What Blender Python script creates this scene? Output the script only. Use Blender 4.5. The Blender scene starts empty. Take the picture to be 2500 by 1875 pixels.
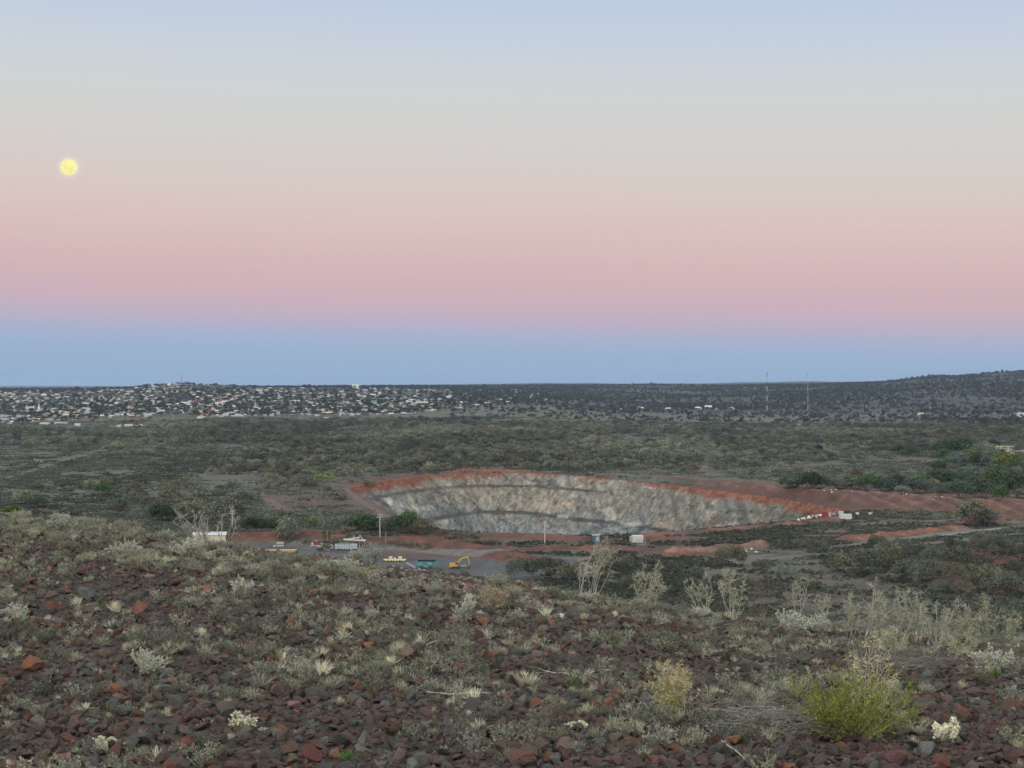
import bpy, bmesh, math, random
import numpy as np
from mathutils import Vector, Matrix
rad = math.radians
F, CX, CY = 4089.0, 1250.0, 937.5          # focal length and centre in photo pixels (2500 x 1875)
EYE = 1.6
VAL = -77.0                                # valley floor below the camera
C = bpy.context.scene.collection
scene = bpy.context.scene

# ------------------------------------------------------------------ camera
cam_d = bpy.data.cameras.new("camera"); cam = bpy.data.objects.new("camera", cam_d); C.objects.link(cam)
cam.location = (0, 0, 0); cam.rotation_euler = (rad(90), 0, 0)
cam_d.sensor_width = 36; cam_d.lens = 36 * F / 2500; cam_d.clip_start = 0.1; cam_d.clip_end = 200000
scene.camera = cam

# ------------------------------------------------------------------ sky
MOON_PX, MOON_PY = 168, 408
def sr(r, g, b):
    f = lambda c: (c / 255 / 12.92) if c / 255 <= 0.04045 else ((c / 255 + 0.055) / 1.055) ** 2.4
    return (f(r), f(g), f(b), 1)
world = bpy.data.worlds.new("World"); scene.world = world; world.use_nodes = True
nt = world.node_tree; N, L = nt.nodes, nt.links
N.clear()
def node(t, **kw):
    n = N.new(t)
    for k, v in kw.items(): setattr(n, k, v)
    return n
def mth(op, a, b=None, c=None, clamp=False):
    n = N.new('ShaderNodeMath'); n.operation = op; n.use_clamp = clamp
    for i, v in enumerate((a, b, c)):
        if v is None: continue
        if isinstance(v, (int, float)): n.inputs[i].default_value = v
        else: L.new(v, n.inputs[i])
    return n.outputs[0]
tc = node('ShaderNodeTexCoord'); sep = node('ShaderNodeSeparateXYZ'); L.new(tc.outputs['Generated'], sep.inputs[0])
X_, Y_, Z_ = sep.outputs
nz = node('ShaderNodeTexNoise'); nz.inputs['Scale'].default_value = 2.2; nz.inputs['Detail'].default_value = 2
mp = node('ShaderNodeMapping'); mp.inputs['Scale'].default_value = (1, 1, 14); L.new(tc.outputs['Generated'], mp.inputs[0]); L.new(mp.outputs[0], nz.inputs['Vector'])
wob = mth('MULTIPLY', mth('SUBTRACT', nz.outputs[0], 0.5), 0.003)
xel = mth('MULTIPLY', X_, 0.020)
el = mth('ADD', mth('ADD', Z_, wob), xel)
# elevation 0 .. 0.25 (the part of the sky the photo shows) on one ramp
r1 = node('ShaderNodeValToRGB'); L.new(mth('MULTIPLY', el, 4.0, clamp=True), r1.inputs[0])
stops = [(937, (150,177,200)), (880, (154,178,203)), (860, (157,179,204)), (840, (164,179,206)), (820, (173,178,204)), (799, (184,177,200)),
         (774, (195,177,192)), (744, (204,177,188)), (700, (210,179,184)), (650, (214,184,184)), (595, (217,190,187)),
         (540, (219,196,190)), (490, (218,201,194)), (430, (216,205,199)), (370, (213,208,204)), (310, (211,210,207)),
         (240, (208,212,212)), (170, (204,211,217)), (100, (199,209,222)), (0, (191,204,225))]
cr = r1.color_ramp
pts = []
for y, c in stops:
    t = (CY - y) / F; s = t / math.sqrt(1 + t * t)
    pts.append((max(0, s * 4), sr(*c)))
while len(cr.elements) > 2: cr.elements.remove(cr.elements[-1])
cr.elements[0].position = pts[0][0]; cr.elements[0].color = pts[0][1]
cr.elements[1].position = pts[-1][0]; cr.elements[1].color = pts[-1][1]
for p, c in pts[1:-1]:
    e = cr.elements.new(p); e.color = c
# above that up to the zenith
r2 = node('ShaderNodeValToRGB'); L.new(Z_, r2.inputs[0])
r2.color_ramp.elements[0].position = 0.22; r2.color_ramp.elements[0].color = sr(193,206,227)
r2.color_ramp.elements[1].position = 1.0; r2.color_ramp.elements[1].color = (.88, .98, 1.12, 1)
mx = node('ShaderNodeMix', data_type='RGBA'); L.new(mth('MULTIPLY', mth('SUBTRACT', Z_, 0.21), 20, clamp=True), mx.inputs[0])
L.new(r1.outputs[0], mx.inputs[6]); L.new(r2.outputs[0], mx.inputs[7])
# the after-sunset glow in the west, behind the camera
wf = mth('MULTIPLY', mth('SUBTRACT', mth('MULTIPLY', Y_, -1.0), -0.15), 1.1, clamp=True)
rw = node('ShaderNodeValToRGB'); L.new(Z_, rw.inputs[0])
e = rw.color_ramp.elements; e[0].position = 0.0; e[0].color = (1.9, 1.68, 1.4, 1)
e[1].position = 1.0; e[1].color = (1.1, 1.15, 1.2, 1)
q = rw.color_ramp.elements.new(0.25); q.color = (1.7, 1.65, 1.52, 1)
mw = node('ShaderNodeMix', data_type='RGBA'); L.new(wf, mw.inputs[0]); L.new(mx.outputs[2], mw.inputs[6]); L.new(rw.outputs[0], mw.inputs[7])
# the thin aureole the air shows round the moon
md = Vector((MOON_PX - CX, F, CY - MOON_PY)).normalized(); vs = node('ShaderNodeVectorMath', operation='DISTANCE'); L.new(tc.outputs['Generated'], vs.inputs[0]); vs.inputs[1].default_value = md
hl = mth('POWER', mth('SUBTRACT', 1.0, mth('MULTIPLY', mth('SUBTRACT', vs.outputs['Value'], 0.0046), 300.0), clamp=True), 2.0)
ha = node('ShaderNodeMix', data_type='RGBA'); ha.blend_type = 'ADD'; L.new(hl, ha.inputs[0]); L.new(mw.outputs[2], ha.inputs[6]); ha.inputs[7].default_value = (.13, .13, .07, 1)
bg = node('ShaderNodeBackground'); L.new(ha.outputs[2], bg.inputs[0]); bg.inputs[1].default_value = 1.0
wo = node('ShaderNodeOutputWorld'); L.new(bg.outputs[0], wo.inputs[0])

# ------------------------------------------------------------------ afterglow lamp (sun just set behind the camera: broad and weak)
sd = bpy.data.lights.new("sun", 'SUN'); sd.energy = 1.5; sd.angle = rad(18); sd.color = (1.0, 0.92, 0.82)
so = bpy.data.objects.new("sun", sd); C.objects.link(so)
so.rotation_euler = (rad(48), 0, rad(-25))
scene.view_settings.view_transform = 'Standard'; scene.view_settings.look = 'None'
scene.view_settings.exposure = 0.0; scene.view_settings.gamma = 1.0

# ------------------------------------------------------------------ noise
def _h(ix, iy, s):
    h = (ix.astype(np.int64) * 374761393 + iy.astype(np.int64) * 668265263 + s * 2147483647) & 0xffffffff
    h = ((h ^ (h >> 13)) * 1274126177) & 0xffffffff
    return ((h ^ (h >> 16)) & 0xffff) / 65535.0
def vn(x, y, s=0):
    ix = np.floor(x); iy = np.floor(y); fx = x - ix; fy = y - iy
    fx = fx * fx * (3 - 2 * fx); fy = fy * fy * (3 - 2 * fy)
    a = _h(ix, iy, s); b = _h(ix + 1, iy, s); c = _h(ix, iy + 1, s); d = _h(ix + 1, iy + 1, s)
    return (a + (b - a) * fx) * (1 - fy) + (c + (d - c) * fx) * fy
def fbm(x, y, s=0, o=4):
    r = 0; a = 0.5; t = 0
    for i in range(o):
        r = r + a * vn(x, y, s + i * 17); t += a; a *= 0.5; x = x * 2.03 + 5.2; y = y * 2.03 + 1.7
    return r / t - 0.5
def ss(a, b, x):
    t = np.clip((x - a) / (b - a), 0, 1); return t * t * (3 - 2 * t)
def plan(px, py, z=VAL):                   # photo pixel -> plan point on the level z
    D = -z * F / (np.asarray(py, float) - CY); return (np.asarray(px, float) - CX) / F * D, D
def polyd(X, Y, P, closed=False):          # distance to polyline and parameter
    P = np.asarray(P, float); n = len(P); best = np.full(X.shape, 1e18); par = np.zeros(X.shape)
    for i in range(n if closed else n - 1):
        a = P[i]; b = P[(i + 1) % n]; ab = b - a; L2 = (ab ** 2).sum() + 1e-9
        t = np.clip(((X - a[0]) * ab[0] + (Y - a[1]) * ab[1]) / L2, 0, 1)
        d = (X - a[0] - t * ab[0]) ** 2 + (Y - a[1] - t * ab[1]) ** 2
        m = d < best; best = np.where(m, d, best); par = np.where(m, i + t, par)
    return np.sqrt(best), par
def inside(X, Y, P):
    P = np.asarray(P, float); r = np.zeros(X.shape, bool); n = len(P)
    for i in range(n):
        x1, y1 = P[i]; x2, y2 = P[(i + 1) % n]
        if y1 == y2: continue
        r ^= ((y1 > Y) != (y2 > Y)) & (X < (x2 - x1) * (Y - y1) / (y2 - y1) + x1)
    return r

# ------------------------------------------------------------------ terrain shape
cx_ = [-2500, 0, 200, 350, 500, 650, 800, 950, 1100, 1200, 1300, 1450, 1600, 1900, 2100, 2500, 5000]
cy_ = [1235, 1256, 1266, 1292, 1323, 1346, 1356, 1388, 1409, 1420, 1440, 1466, 1490, 1516, 1534, 1538, 1550]
def crest_t(px):
    v = sum(np.interp(px + o, cx_, cy_) for o in (-60, -30, 0, 30, 60)) / 5
    return (v - CY) / F
PITN = [(848,1190),(890,1180),(960,1170),(1045,1160),(1130,1155),(1300,1155),(1390,1160),(1470,1167),(1580,1176),(1695,1190),(1810,1204),(1921,1219),(2034,1238),(2075,1247),
        (2040,1256),(1980,1266),(1880,1277),(1780,1286),(1680,1295),(1580,1301),(1480,1305),(1380,1306),(1250,1304),(1150,1299),(1080,1292),(1030,1280),(985,1262),(940,1240),(900,1218),(865,1204)]
PIT = np.array([plan(*p) for p in PITN])
def top(points, h):                        # a ridge whose TOP shows at these pixels
    return np.array([plan(x, CY + (y - CY) * (-VAL) / (-VAL - h)) for x, y in points])
RIDGES = [  # centreline, height, half width, colour, name
    (top([(1330,1163),(1485,1174),(1700,1184),(1900,1193),(2085,1201),(2250,1212),(2370,1220),(2480,1226),(2700,1236)], 8), 8.0, 34, (.105,.055,.040)),
    (top([(575,1300),(640,1298),(700,1294),(780,1294),(830,1300)], 6.0), 6.0, 8, (.105,.045,.03)),
    (top([(880,1308),(960,1308),(1060,1312),(1150,1328),(1240,1346),(1280,1354)], 5.0), 5.0, 9, (.105,.046,.034)),
    (top([(1010,1296),(1150,1300),(1280,1303),(1420,1309)], 3.0), 3.0, 10, (.10,.05,.038)),
    (top([(1580,1302),(1780,1288),(1980,1268),(2060,1258)], 1.6), 1.6, 6, (.14,.07,.05)),
    (top([(1655,1337),(1740,1334),(1800,1328),(1868,1322)], 3.0), 3.0, 6, (.20,.11,.08)),
    (top([(2070,1308),(2160,1300),(2250,1291),(2340,1281)], 2.6), 2.6, 6, (.165,.072,.05)),
    (top([(1180,1336),(1350,1335),(1500,1333),(1610,1336)], 2.0), 2.0, 7, (.105,.048,.036)),
    (top([(848,1180),(960,1163),(1130,1148),(1300,1149),(1420,1158)], 1.8), 1.8, 7, (.17,.068,.042)),
    (top([(2375,1214),(2400,1216)], 14.0), 6.0, 9, (.14,.06,.04)),
]
CREST_FIX = 0
farX = [-2500, 0, 150, 300, 380, 460, 540, 620, 800, 1050, 1300, 1500, 1750, 1950, 2100, 2300, 2500, 5000]
farD = [2700, 3400, 4200, 5200, 6500, 8500, 12000, 20000, 70000]
def _col(*y): return y
farY = np.array([
    _col(1052,1028, 990, 965, 958, 952, 948, 944, 941),
    _col(1053,1028, 990, 965, 958, 953, 950, 945, 941),
    _col(1053,1027, 988, 963, 956, 953, 949, 945, 941),
    _col(1053,1026, 986, 960, 952, 952, 950, 945, 941),
    _col(1053,1024, 982, 955, 943, 950, 950, 945, 941),
    _col(1053,1022, 980, 953, 940, 948, 950, 945, 941),
    _col(1053,1020, 980, 954, 943, 948, 950, 945, 941),
    _col(1053,1020, 982, 956, 947, 948, 949, 945, 941),
    _col(1053,1018, 983, 958, 947, 947, 947, 942, 941),
    _col(1053,1018, 984, 962, 950, 946, 944, 939, 941),
    _col(1053,1020, 992, 970, 956, 948, 940, 936, 941),
    _col(1054,1028,1010, 988, 966, 950, 939, 938, 941),
    _col(1054,1030,1012, 992, 970, 948, 938, 937, 941),
    _col(1054,1030,1012, 990, 965, 943, 936, 935, 941),
    _col(1054,1030,1011, 982, 955, 936, 933, 936, 941),
    _col(1054,1030,1009, 974, 942, 921, 930, 936, 941),
    _col(1054,1030,1006, 968, 932, 907, 925, 936, 941),
    _col(1054,1028,1000, 960, 915, 880, 900, 930, 941)], float)
lfarD = np.log(farD)
def far_z(px, D):
    t = np.clip(np.interp(np.log(np.maximum(D, 1)), lfarD, np.arange(len(farD))), 0, len(farD) - 1.001)
    j = t.astype(int); f = t - j; f = f * f * (3 - 2 * f) * .5 + f * .5
    u = np.clip(np.interp(px, farX, np.arange(len(farX))), 0, len(farX) - 1.001); i = u.astype(int); g = u - i; g = g * g * (3 - 2 * g)
    Y = (farY[i, j] * (1 - f) + farY[i, j + 1] * f) * (1 - g) + (farY[i + 1, j] * (1 - f) + farY[i + 1, j + 1] * f) * g
    return -(Y - CY) / F * D
def pixx(X, Y):
    th = np.clip(np.arctan2(X, Y), -rad(45), rad(45)); return CX + F * np.tan(th)
def terrain(X, Y):
    r = np.hypot(X, Y); px = pixx(X, Y); D = np.maximum(Y, r * 0.7)
    t = crest_t(px); k = t * t / (4 * EYE); rl = 0.45 / (2 * k)
    hill = np.where(r < rl, -EYE - k * r * r, -EYE - k * rl * rl - 0.45 * (r - rl))
    near = ss(3, 9, r)
    hill = hill + near * (0.10 * fbm(X / 1.1, Y / 1.1, 3) + 0.22 * fbm(X / 6, Y / 6, 4) * ss(8, 25, r) + 0.035 * fbm(X / .25, Y / .25, 5, 3))
    v = np.where(D < 2700, VAL, far_z(px, D))
    amp = 0.25 + 1.0 * ss(1450, 2100, D) + 0.6 * ss(0, 1, (800 - px) / 500) * ss(900, 1200, D)
    v = v + amp * (5.0 * fbm(X / 260, Y / 260, 7) + 1.2 * fbm(X / 60, Y / 60, 8))
    hillamp = ss(4200, 6500, D) * ss(1150, 1500, px)
    v = v + hillamp * (42 * fbm(X / 900, Y / 1500, 9, 4)) + ss(4500, 8000, D) * 12 * fbm(X / 700, Y / 900, 10)
    pitd = np.full(X.shape, -1e3); dep = np.zeros(X.shape); rid = np.zeros(X.shape); ridi = np.full(X.shape, -1)
    m = (r > 500) & (r < 1900) & (px > 300) & (px < 2900) & (Y > 0)
    if m.any():
        xm, ym = X[m], Y[m]
        acc = np.zeros(xm.shape); best = np.zeros(xm.shape); bi = np.full(xm.shape, -1)
        d, par = polyd(xm, ym, PIT, True); ins = inside(xm, ym, PIT)
        sdist = np.where(ins, d, -d)
        out = 1 - ss(-14, -1, sdist)
        for i, (P, h, w, col) in enumerate(RIDGES):
            dd, pp = polyd(xm, ym, P)
            ww = w * (1 + 0.5 * fbm(xm / 25, ym / 25, 30 + i))
            g = np.exp(-(dd / ww) ** 2) * (1 + (0.35 if i < 4 else 1.3) * fbm(xm / (12 if i < 4 else 6), ym / (12 if i < 4 else 6), 50 + i))
            if i == 0:   # the spoil bank keeps some of its height behind
                yy = np.interp(xm, P[:, 0], P[:, 1]); g = np.where(ym > yy, np.maximum(g, np.exp(-(dd / 160) ** 2) * .85), g)
                g = g * (1 + .10 * np.sin(xm * .55 + ym * .10 + 2.0 * fbm(xm / 30, ym / 30, 71)))
            acc = acc + h * g * (out if i not in (4,) else 1)
            mm = g > best; best = np.where(mm, g, best); bi = np.where(mm, i, bi)
        rough = 6.0 * fbm(xm / 34, ym / 34, 11, 3) + 3.0 * (np.abs(fbm(xm / 15, ym / 15, 12, 3))) + 3.4 * fbm(xm / 6, ym / 6, 13, 3)
        s2 = np.maximum(sdist + rough * ss(4, 20, sdist), 0)
        east = ss(1350, 1600, px[m])
        b1 = np.interp(s2, [0, 4, 9, 15, 33, 40, 62, 72, 400], [0, 4.5, 10, 10.8, 30, 31.5, 54, 60, 62])
        b2 = np.interp(s2, [0, 4, 30, 37, 62, 72, 400], [0, 4.5, 33, 34.5, 54, 60, 62])
        dp = np.where(sdist > 0, b1 * (1 - east) + b2 * east, 0)
        vm = v[m] + acc * ss(0, -.5, -sdist * 0 - (dp > 0) * 0 - 1) - dp
        v = v.copy(); v[m] = vm
        pitd[m] = sdist; dep[m] = dp; rid[m] = best * out; ridi[m] = bi
    kk = 3.0
    z = np.maximum(hill, v)
    return z, dict(px=px, r=r, hill=hill > v, pitd=pitd, dep=dep, rid=rid, ridi=ridi)

# polar sheet round the camera: fine in the view, coarse elsewhere
th_f = np.arange(-19.5, 19.51, 0.055)
TH = rad(1) * np.concatenate([np.arange(-180, -60, 6), np.arange(-60, -25, 2.5), np.arange(-25, -19.5, 0.5), th_f, np.arange(20, 25, .5), np.arange(25, 60, 2.5), np.arange(60, 180.1, 6)])
RR = np.concatenate([[0.05], np.geomspace(.6, 5, 12)[:-1], np.geomspace(5, 60, 380)[:-1], np.geomspace(60, 480, 50)[:-1], np.arange(480, 850, 2.2),
                     np.arange(850, 1465, 1.2), np.geomspace(1465, 4000, 300)[:-1], np.geomspace(4000, 16000, 240)[:-1], np.geomspace(16000, 46000, 20)])
GR, GT = np.meshgrid(RR, TH, indexing='ij')
GX = GR * np.sin(GT); GY = GR * np.cos(GT)
GZ, INFO = terrain(GX, GY)
jf = np.where((TH > rad(-19.6)) & (TH < rad(19.6)))[0]
THF = TH[jf]; PXF = CX + F * np.tan(THF)
PYG = CY - F * GZ[:, jf] / (GY[:, jf])
i0 = np.searchsorted(RR, 4.0)
PYG[:i0] = 1e6
MIN = np.minimum.accumulate(PYG, axis=0)
def gz(x, y):                              # height of the ground under plan points
    x = np.atleast_1d(np.asarray(x, float)); y = np.atleast_1d(np.asarray(y, float))
    r = np.hypot(x, y); th = np.arctan2(x, y)
    i = np.clip(np.searchsorted(RR, r) - 1, 0, len(RR) - 2); j = np.clip(np.searchsorted(TH, th) - 1, 0, len(TH) - 2)
    f = np.clip((r - RR[i]) / (RR[i + 1] - RR[i]), 0, 1); g = np.clip((th - TH[j]) / (TH[j + 1] - TH[j]), 0, 1)
    return (GZ[i, j] * (1 - f) + GZ[i + 1, j] * f) * (1 - g) + (GZ[i, j + 1] * (1 - f) + GZ[i + 1, j + 1] * f) * g
def info_at(name, x, y):
    r = np.hypot(x, y); th = np.arctan2(x, y)
    i = np.clip(np.searchsorted(RR, r), 0, len(RR) - 1); j = np.clip(np.searchsorted(TH, th), 0, len(TH) - 1)
    return INFO[name][i, j]
IH = int(np.searchsorted(RR, 110.0)); IV = int(np.searchsorted(RR, 400.0))
MINH = MIN[:IH]; MINV = np.minimum.accumulate(PYG[IV:], axis=0)
CRESTPY = MINH[-1]

def _hit(px, py, col, off):
    i = int(np.argmax(col <= py))
    if i == 0 and not col[0] <= py: i = len(col) - 1
    g = i + off; th = math.atan((px - CX) / F); j = int(np.clip(np.searchsorted(PXF, px), 0, len(PXF) - 1))
    a, b = PYG[g - 1, j], PYG[g, j]; f = 0 if a == b else float(np.clip((a - py) / (a - b), 0, 1))
    rr = RR[g - 1] + (RR[g] - RR[g - 1]) * f; x, y = rr * math.sin(th), rr * math.cos(th)
    return Vector((x, y, float(gz(x, y)[0])))
def _j(px): return int(np.clip(np.searchsorted(PXF, px), 0, len(PXF) - 1))
def ath(px, py):                           # point of the near hillside (never beyond its crest)
    j = _j(px); return _hit(px, max(py, CRESTPY[j] + .5), MINH[:, j], 0)
def atv(px, py):                           # point of the valley, also where the near crest hides it
    j = _j(px); return _hit(px, py, MINV[:, j], IV)
at = ath
def topix(x, y, z): return CX + F * x / y, CY - F * z / y
def visible(x, y, h):                      # is a thing h tall standing there seen over the ground in front
    r = np.hypot(x, y); th = np.arctan2(x, y); i = np.clip(np.searchsorted(RR, r) - 1, 0, len(RR) - 1)
    j = np.clip(np.searchsorted(THF, th), 0, len(THF) - 1)
    py = CY - F * (gz(x, y) + h) / y
    return (py < MIN[i, j] + 1) & (py < 1900)

# ------------------------------------------------------------------ materials
def newmat(name):
    m = bpy.data.materials.new(name); m.use_nodes = True; t = m.node_tree; b = t.nodes['Principled BSDF']
    b.inputs['Roughness'].default_value = .9; b.inputs['Specular IOR Level'].default_value = .15
    return m, t, b
def nn(t, ty, **kw):
    n = t.nodes.new(ty)
    for k, v in kw.items(): setattr(n, k, v)
    return n
def mulc(t, a, b):
    n = nn(t, 'ShaderNodeMix', data_type='RGBA', blend_type='MULTIPLY'); n.inputs[0].default_value = 1
    t.links.new(a, n.inputs[6]); t.links.new(b, n.inputs[7]); return n.outputs[2]
def rng_col(t, src, lo, hi, a=0.0, b=1.0):
    n = nn(t, 'ShaderNodeMapRange'); t.links.new(src, n.inputs[0]); n.inputs[1].default_value = a; n.inputs[2].default_value = b
    n.inputs[3].default_value = lo; n.inputs[4].default_value = hi; return n.outputs[0]
def noise(t, scale, detail=4, coord='Object', rough=.6, stretch=None):
    n = nn(t, 'ShaderNodeTexNoise'); n.inputs['Scale'].default_value = scale; n.inputs['Detail'].default_value = detail; n.inputs['Roughness'].default_value = rough
    c = nn(t, 'ShaderNodeTexCoord')
    if stretch:
        mpp = nn(t, 'ShaderNodeMapping'); mpp.inputs['Scale'].default_value = stretch; t.links.new(c.outputs[coord], mpp.inputs[0]); t.links.new(mpp.outputs[0], n.inputs['Vector'])
    else: t.links.new(c.outputs[coord], n.inputs['Vector'])
    return n.outputs[0]
def ground_mat(name, s1, s2, lo, hi, bump, bdist):
    m, t, b = newmat(name)
    at_ = nn(t, 'ShaderNodeAttribute', attribute_name='Col')
    n1 = noise(t, s1, 5); n2 = noise(t, s2, 3)
    c = mulc(t, at_.outputs['Color'], rng_col(t, n1, lo, hi, .3, .7)); c = mulc(t, c, rng_col(t, n2, lo, hi, .3, .7))
    t.links.new(c, b.inputs['Base Color'])
    bp = nn(t, 'ShaderNodeBump'); bp.inputs['Strength'].default_value = bump; bp.inputs['Distance'].default_value = bdist
    t.links.new(n1, bp.inputs['Height']); t.links.new(bp.outputs[0], b.inputs['Normal'])
    return m
M_hill = ground_mat('stony_soil', 9, 40, .6, 1.4, .9, .05)
M_val = ground_mat('valley_soil', .35, .06, .75, 1.25, .6, .5)
M_far = ground_mat('far_scrub_soil', .03, .008, .7, 1.3, .6, 3)
def pit_mat():
    m, t, b = newmat('pit_rock'); at_ = nn(t, 'ShaderNodeAttribute', attribute_name='Col'); c = at_.outputs['Color']; tcn = nn(t, 'ShaderNodeTexCoord'); hs = []
    for rot, sc, s_, lo, hi, a, z in (((0, .6, 0), (1, .3, .16), .5, .74, 1.24, .36, .64), ((0, -.75, .3), (1, .3, .13), .20, .74, 1.24, .37, .63), ((0, 0, 0), (1, 1, 1), .7, .84, 1.16, .35, .65), ((0, .35, 0), (1, .3, .06), 1.1, .84, 1.16, .35, .65)):
        mp_ = nn(t, 'ShaderNodeMapping', vector_type='TEXTURE'); mp_.inputs['Rotation'].default_value = rot; mp_.inputs['Scale'].default_value = tuple(1 / q for q in sc); t.links.new(tcn.outputs['Object'], mp_.inputs[0])
        n = nn(t, 'ShaderNodeTexNoise'); n.inputs['Scale'].default_value = s_; n.inputs['Detail'].default_value = 6; n.inputs['Roughness'].default_value = .65; n.inputs['Distortion'].default_value = .6; t.links.new(mp_.outputs[0], n.inputs['Vector'])
        c = mulc(t, c, rng_col(t, n.outputs[0], lo, hi, a, z)); hs.append(n.outputs[0])
    vo = nn(t, 'ShaderNodeTexVoronoi', feature='DISTANCE_TO_EDGE'); vo.inputs['Scale'].default_value = .11; nv = nn(t, 'ShaderNodeVectorMath', operation='ADD'); t.links.new(tcn.outputs['Object'], nv.inputs[0])
    nz2 = nn(t, 'ShaderNodeTexNoise'); nz2.inputs['Scale'].default_value = .12; nz2.inputs['Detail'].default_value = 5; t.links.new(tcn.outputs['Object'], nz2.inputs['Vector']); vs_ = nn(t, 'ShaderNodeVectorMath', operation='SCALE'); vs_.inputs['Scale'].default_value = 14; t.links.new(nz2.outputs['Color'], vs_.inputs[0]); t.links.new(vs_.outputs[0], nv.inputs[1]); t.links.new(nv.outputs[0], vo.inputs['Vector'])
    c = mulc(t, c, rng_col(t, vo.outputs['Distance'], .62, 1.0, 0, .07)); t.links.new(c, b.inputs['Base Color'])
    ad = nn(t, 'ShaderNodeMath', operation='ADD'); t.links.new(hs[0], ad.inputs[0]); t.links.new(hs[2], ad.inputs[1]); bp = nn(t, 'ShaderNodeBump'); bp.inputs['Strength'].default_value = 1; bp.inputs['Distance'].default_value = 1.6; t.links.new(ad.outputs[0], bp.inputs['Height']); t.links.new(bp.outputs[0], b.inputs['Normal'])
    return m
M_pit = pit_mat()
def plain(name, col, rough=.8, var=.15, scale=3, metal=0, spec=.3, coord='Object'):
    m, t, b = newmat(name); n1 = noise(t, scale, 4, coord)
    rgb = nn(t, 'ShaderNodeRGB'); rgb.outputs[0].default_value = (*col, 1)
    t.links.new(mulc(t, rgb.outputs[0], rng_col(t, n1, 1 - var, 1 + var, .25, .75)), b.inputs['Base Color'])
    b.inputs['Roughness'].default_value = rough; b.inputs['Metallic'].default_value = metal; b.inputs['Specular IOR Level'].default_value = spec
    return m
def tint_out(t, o):   # a scattered plant or stone takes its colour from its point, a single one from its object
    a = nn(t, 'ShaderNodeAttribute', attribute_name='tint', attribute_type='INSTANCER'); f = nn(t, 'ShaderNodeAttribute', attribute_name='scattered', attribute_type='INSTANCER')
    m = nn(t, 'ShaderNodeMix', data_type='RGBA'); t.links.new(f.outputs['Fac'], m.inputs[0]); t.links.new(o.outputs['Color'], m.inputs[6]); t.links.new(a.outputs['Color'], m.inputs[7]); return m.outputs[2]
def veg(name, lo=.75, hi=1.25, trans=0.0):  # per-face tint x the object's own colour x small variation from plant to plant
    m, t, b = newmat(name); a = nn(t, 'ShaderNodeAttribute', attribute_name='Col'); o = nn(t, 'ShaderNodeObjectInfo')
    c = mulc(t, a.outputs['Color'], tint_out(t, o)); c = mulc(t, c, rng_col(t, o.outputs['Random'], lo, hi))
    t.links.new(c, b.inputs['Base Color']); b.inputs['Roughness'].default_value = .85; b.inputs['Specular IOR Level'].default_value = .1
    if trans:
        tr = nn(t, 'ShaderNodeBsdfTranslucent'); t.links.new(c, tr.inputs[0]); mxs = nn(t, 'ShaderNodeMixShader'); mxs.inputs[0].default_value = trans
        t.links.new(b.outputs[0], mxs.inputs[1]); t.links.new(tr.outputs[0], mxs.inputs[2]); t.links.new(mxs.outputs[0], t.nodes['Material Output'].inputs[0])
    return m
M_veg = veg('foliage', .7, 1.3, .2)
M_leaf = veg('small_leaves', .85, 1.15, .3)
M_stem = veg('woody_stems', .85, 1.15)
def rock_mat():
    m, t, b = newmat('weathered_rock'); o = nn(t, 'ShaderNodeObjectInfo')
    c0 = nn(t, 'ShaderNodeTexCoord'); off = nn(t, 'ShaderNodeVectorMath', operation='ADD'); t.links.new(c0.outputs['Object'], off.inputs[0])
    cmb = nn(t, 'ShaderNodeCombineXYZ'); mm = nn(t, 'ShaderNodeMath', operation='MULTIPLY'); t.links.new(o.outputs['Random'], mm.inputs[0]); mm.inputs[1].default_value = 50
    t.links.new(mm.outputs[0], cmb.inputs[0]); t.links.new(cmb.outputs[0], off.inputs[1])
    def nz_(s, d):
        n = nn(t, 'ShaderNodeTexNoise'); n.inputs['Scale'].default_value = s; n.inputs['Detail'].default_value = d; n.inputs['Roughness'].default_value = .65; t.links.new(off.outputs[0], n.inputs['Vector']); return n.outputs[0]
    a = nz_(2.2, 5); f = nz_(9, 4)
    mixc = nn(t, 'ShaderNodeMix', data_type='RGBA'); t.links.new(rng_col(t, a, 0, .75, .48, .68), mixc.inputs[0]); t.links.new(tint_out(t, o), mixc.inputs[6]); mixc.inputs[7].default_value = (.085, .075, .068, 1)
    c = mulc(t, mixc.outputs[2], rng_col(t, f, .6, 1.45, .3, .7)); c = mulc(t, c, rng_col(t, o.outputs['Random'], .75, 1.25))
    t.links.new(c, b.inputs['Base Color']); b.inputs['Roughness'].default_value = .8; b.inputs['Specular IOR Level'].default_value = .25
    bp = nn(t, 'ShaderNodeBump'); bp.inputs['Strength'].default_value = .6; bp.inputs['Distance'].default_value = .08; t.links.new(f, bp.inputs['Height']); t.links.new(bp.outputs[0], b.inputs['Normal'])
    return m
M_rock = rock_mat()
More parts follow.
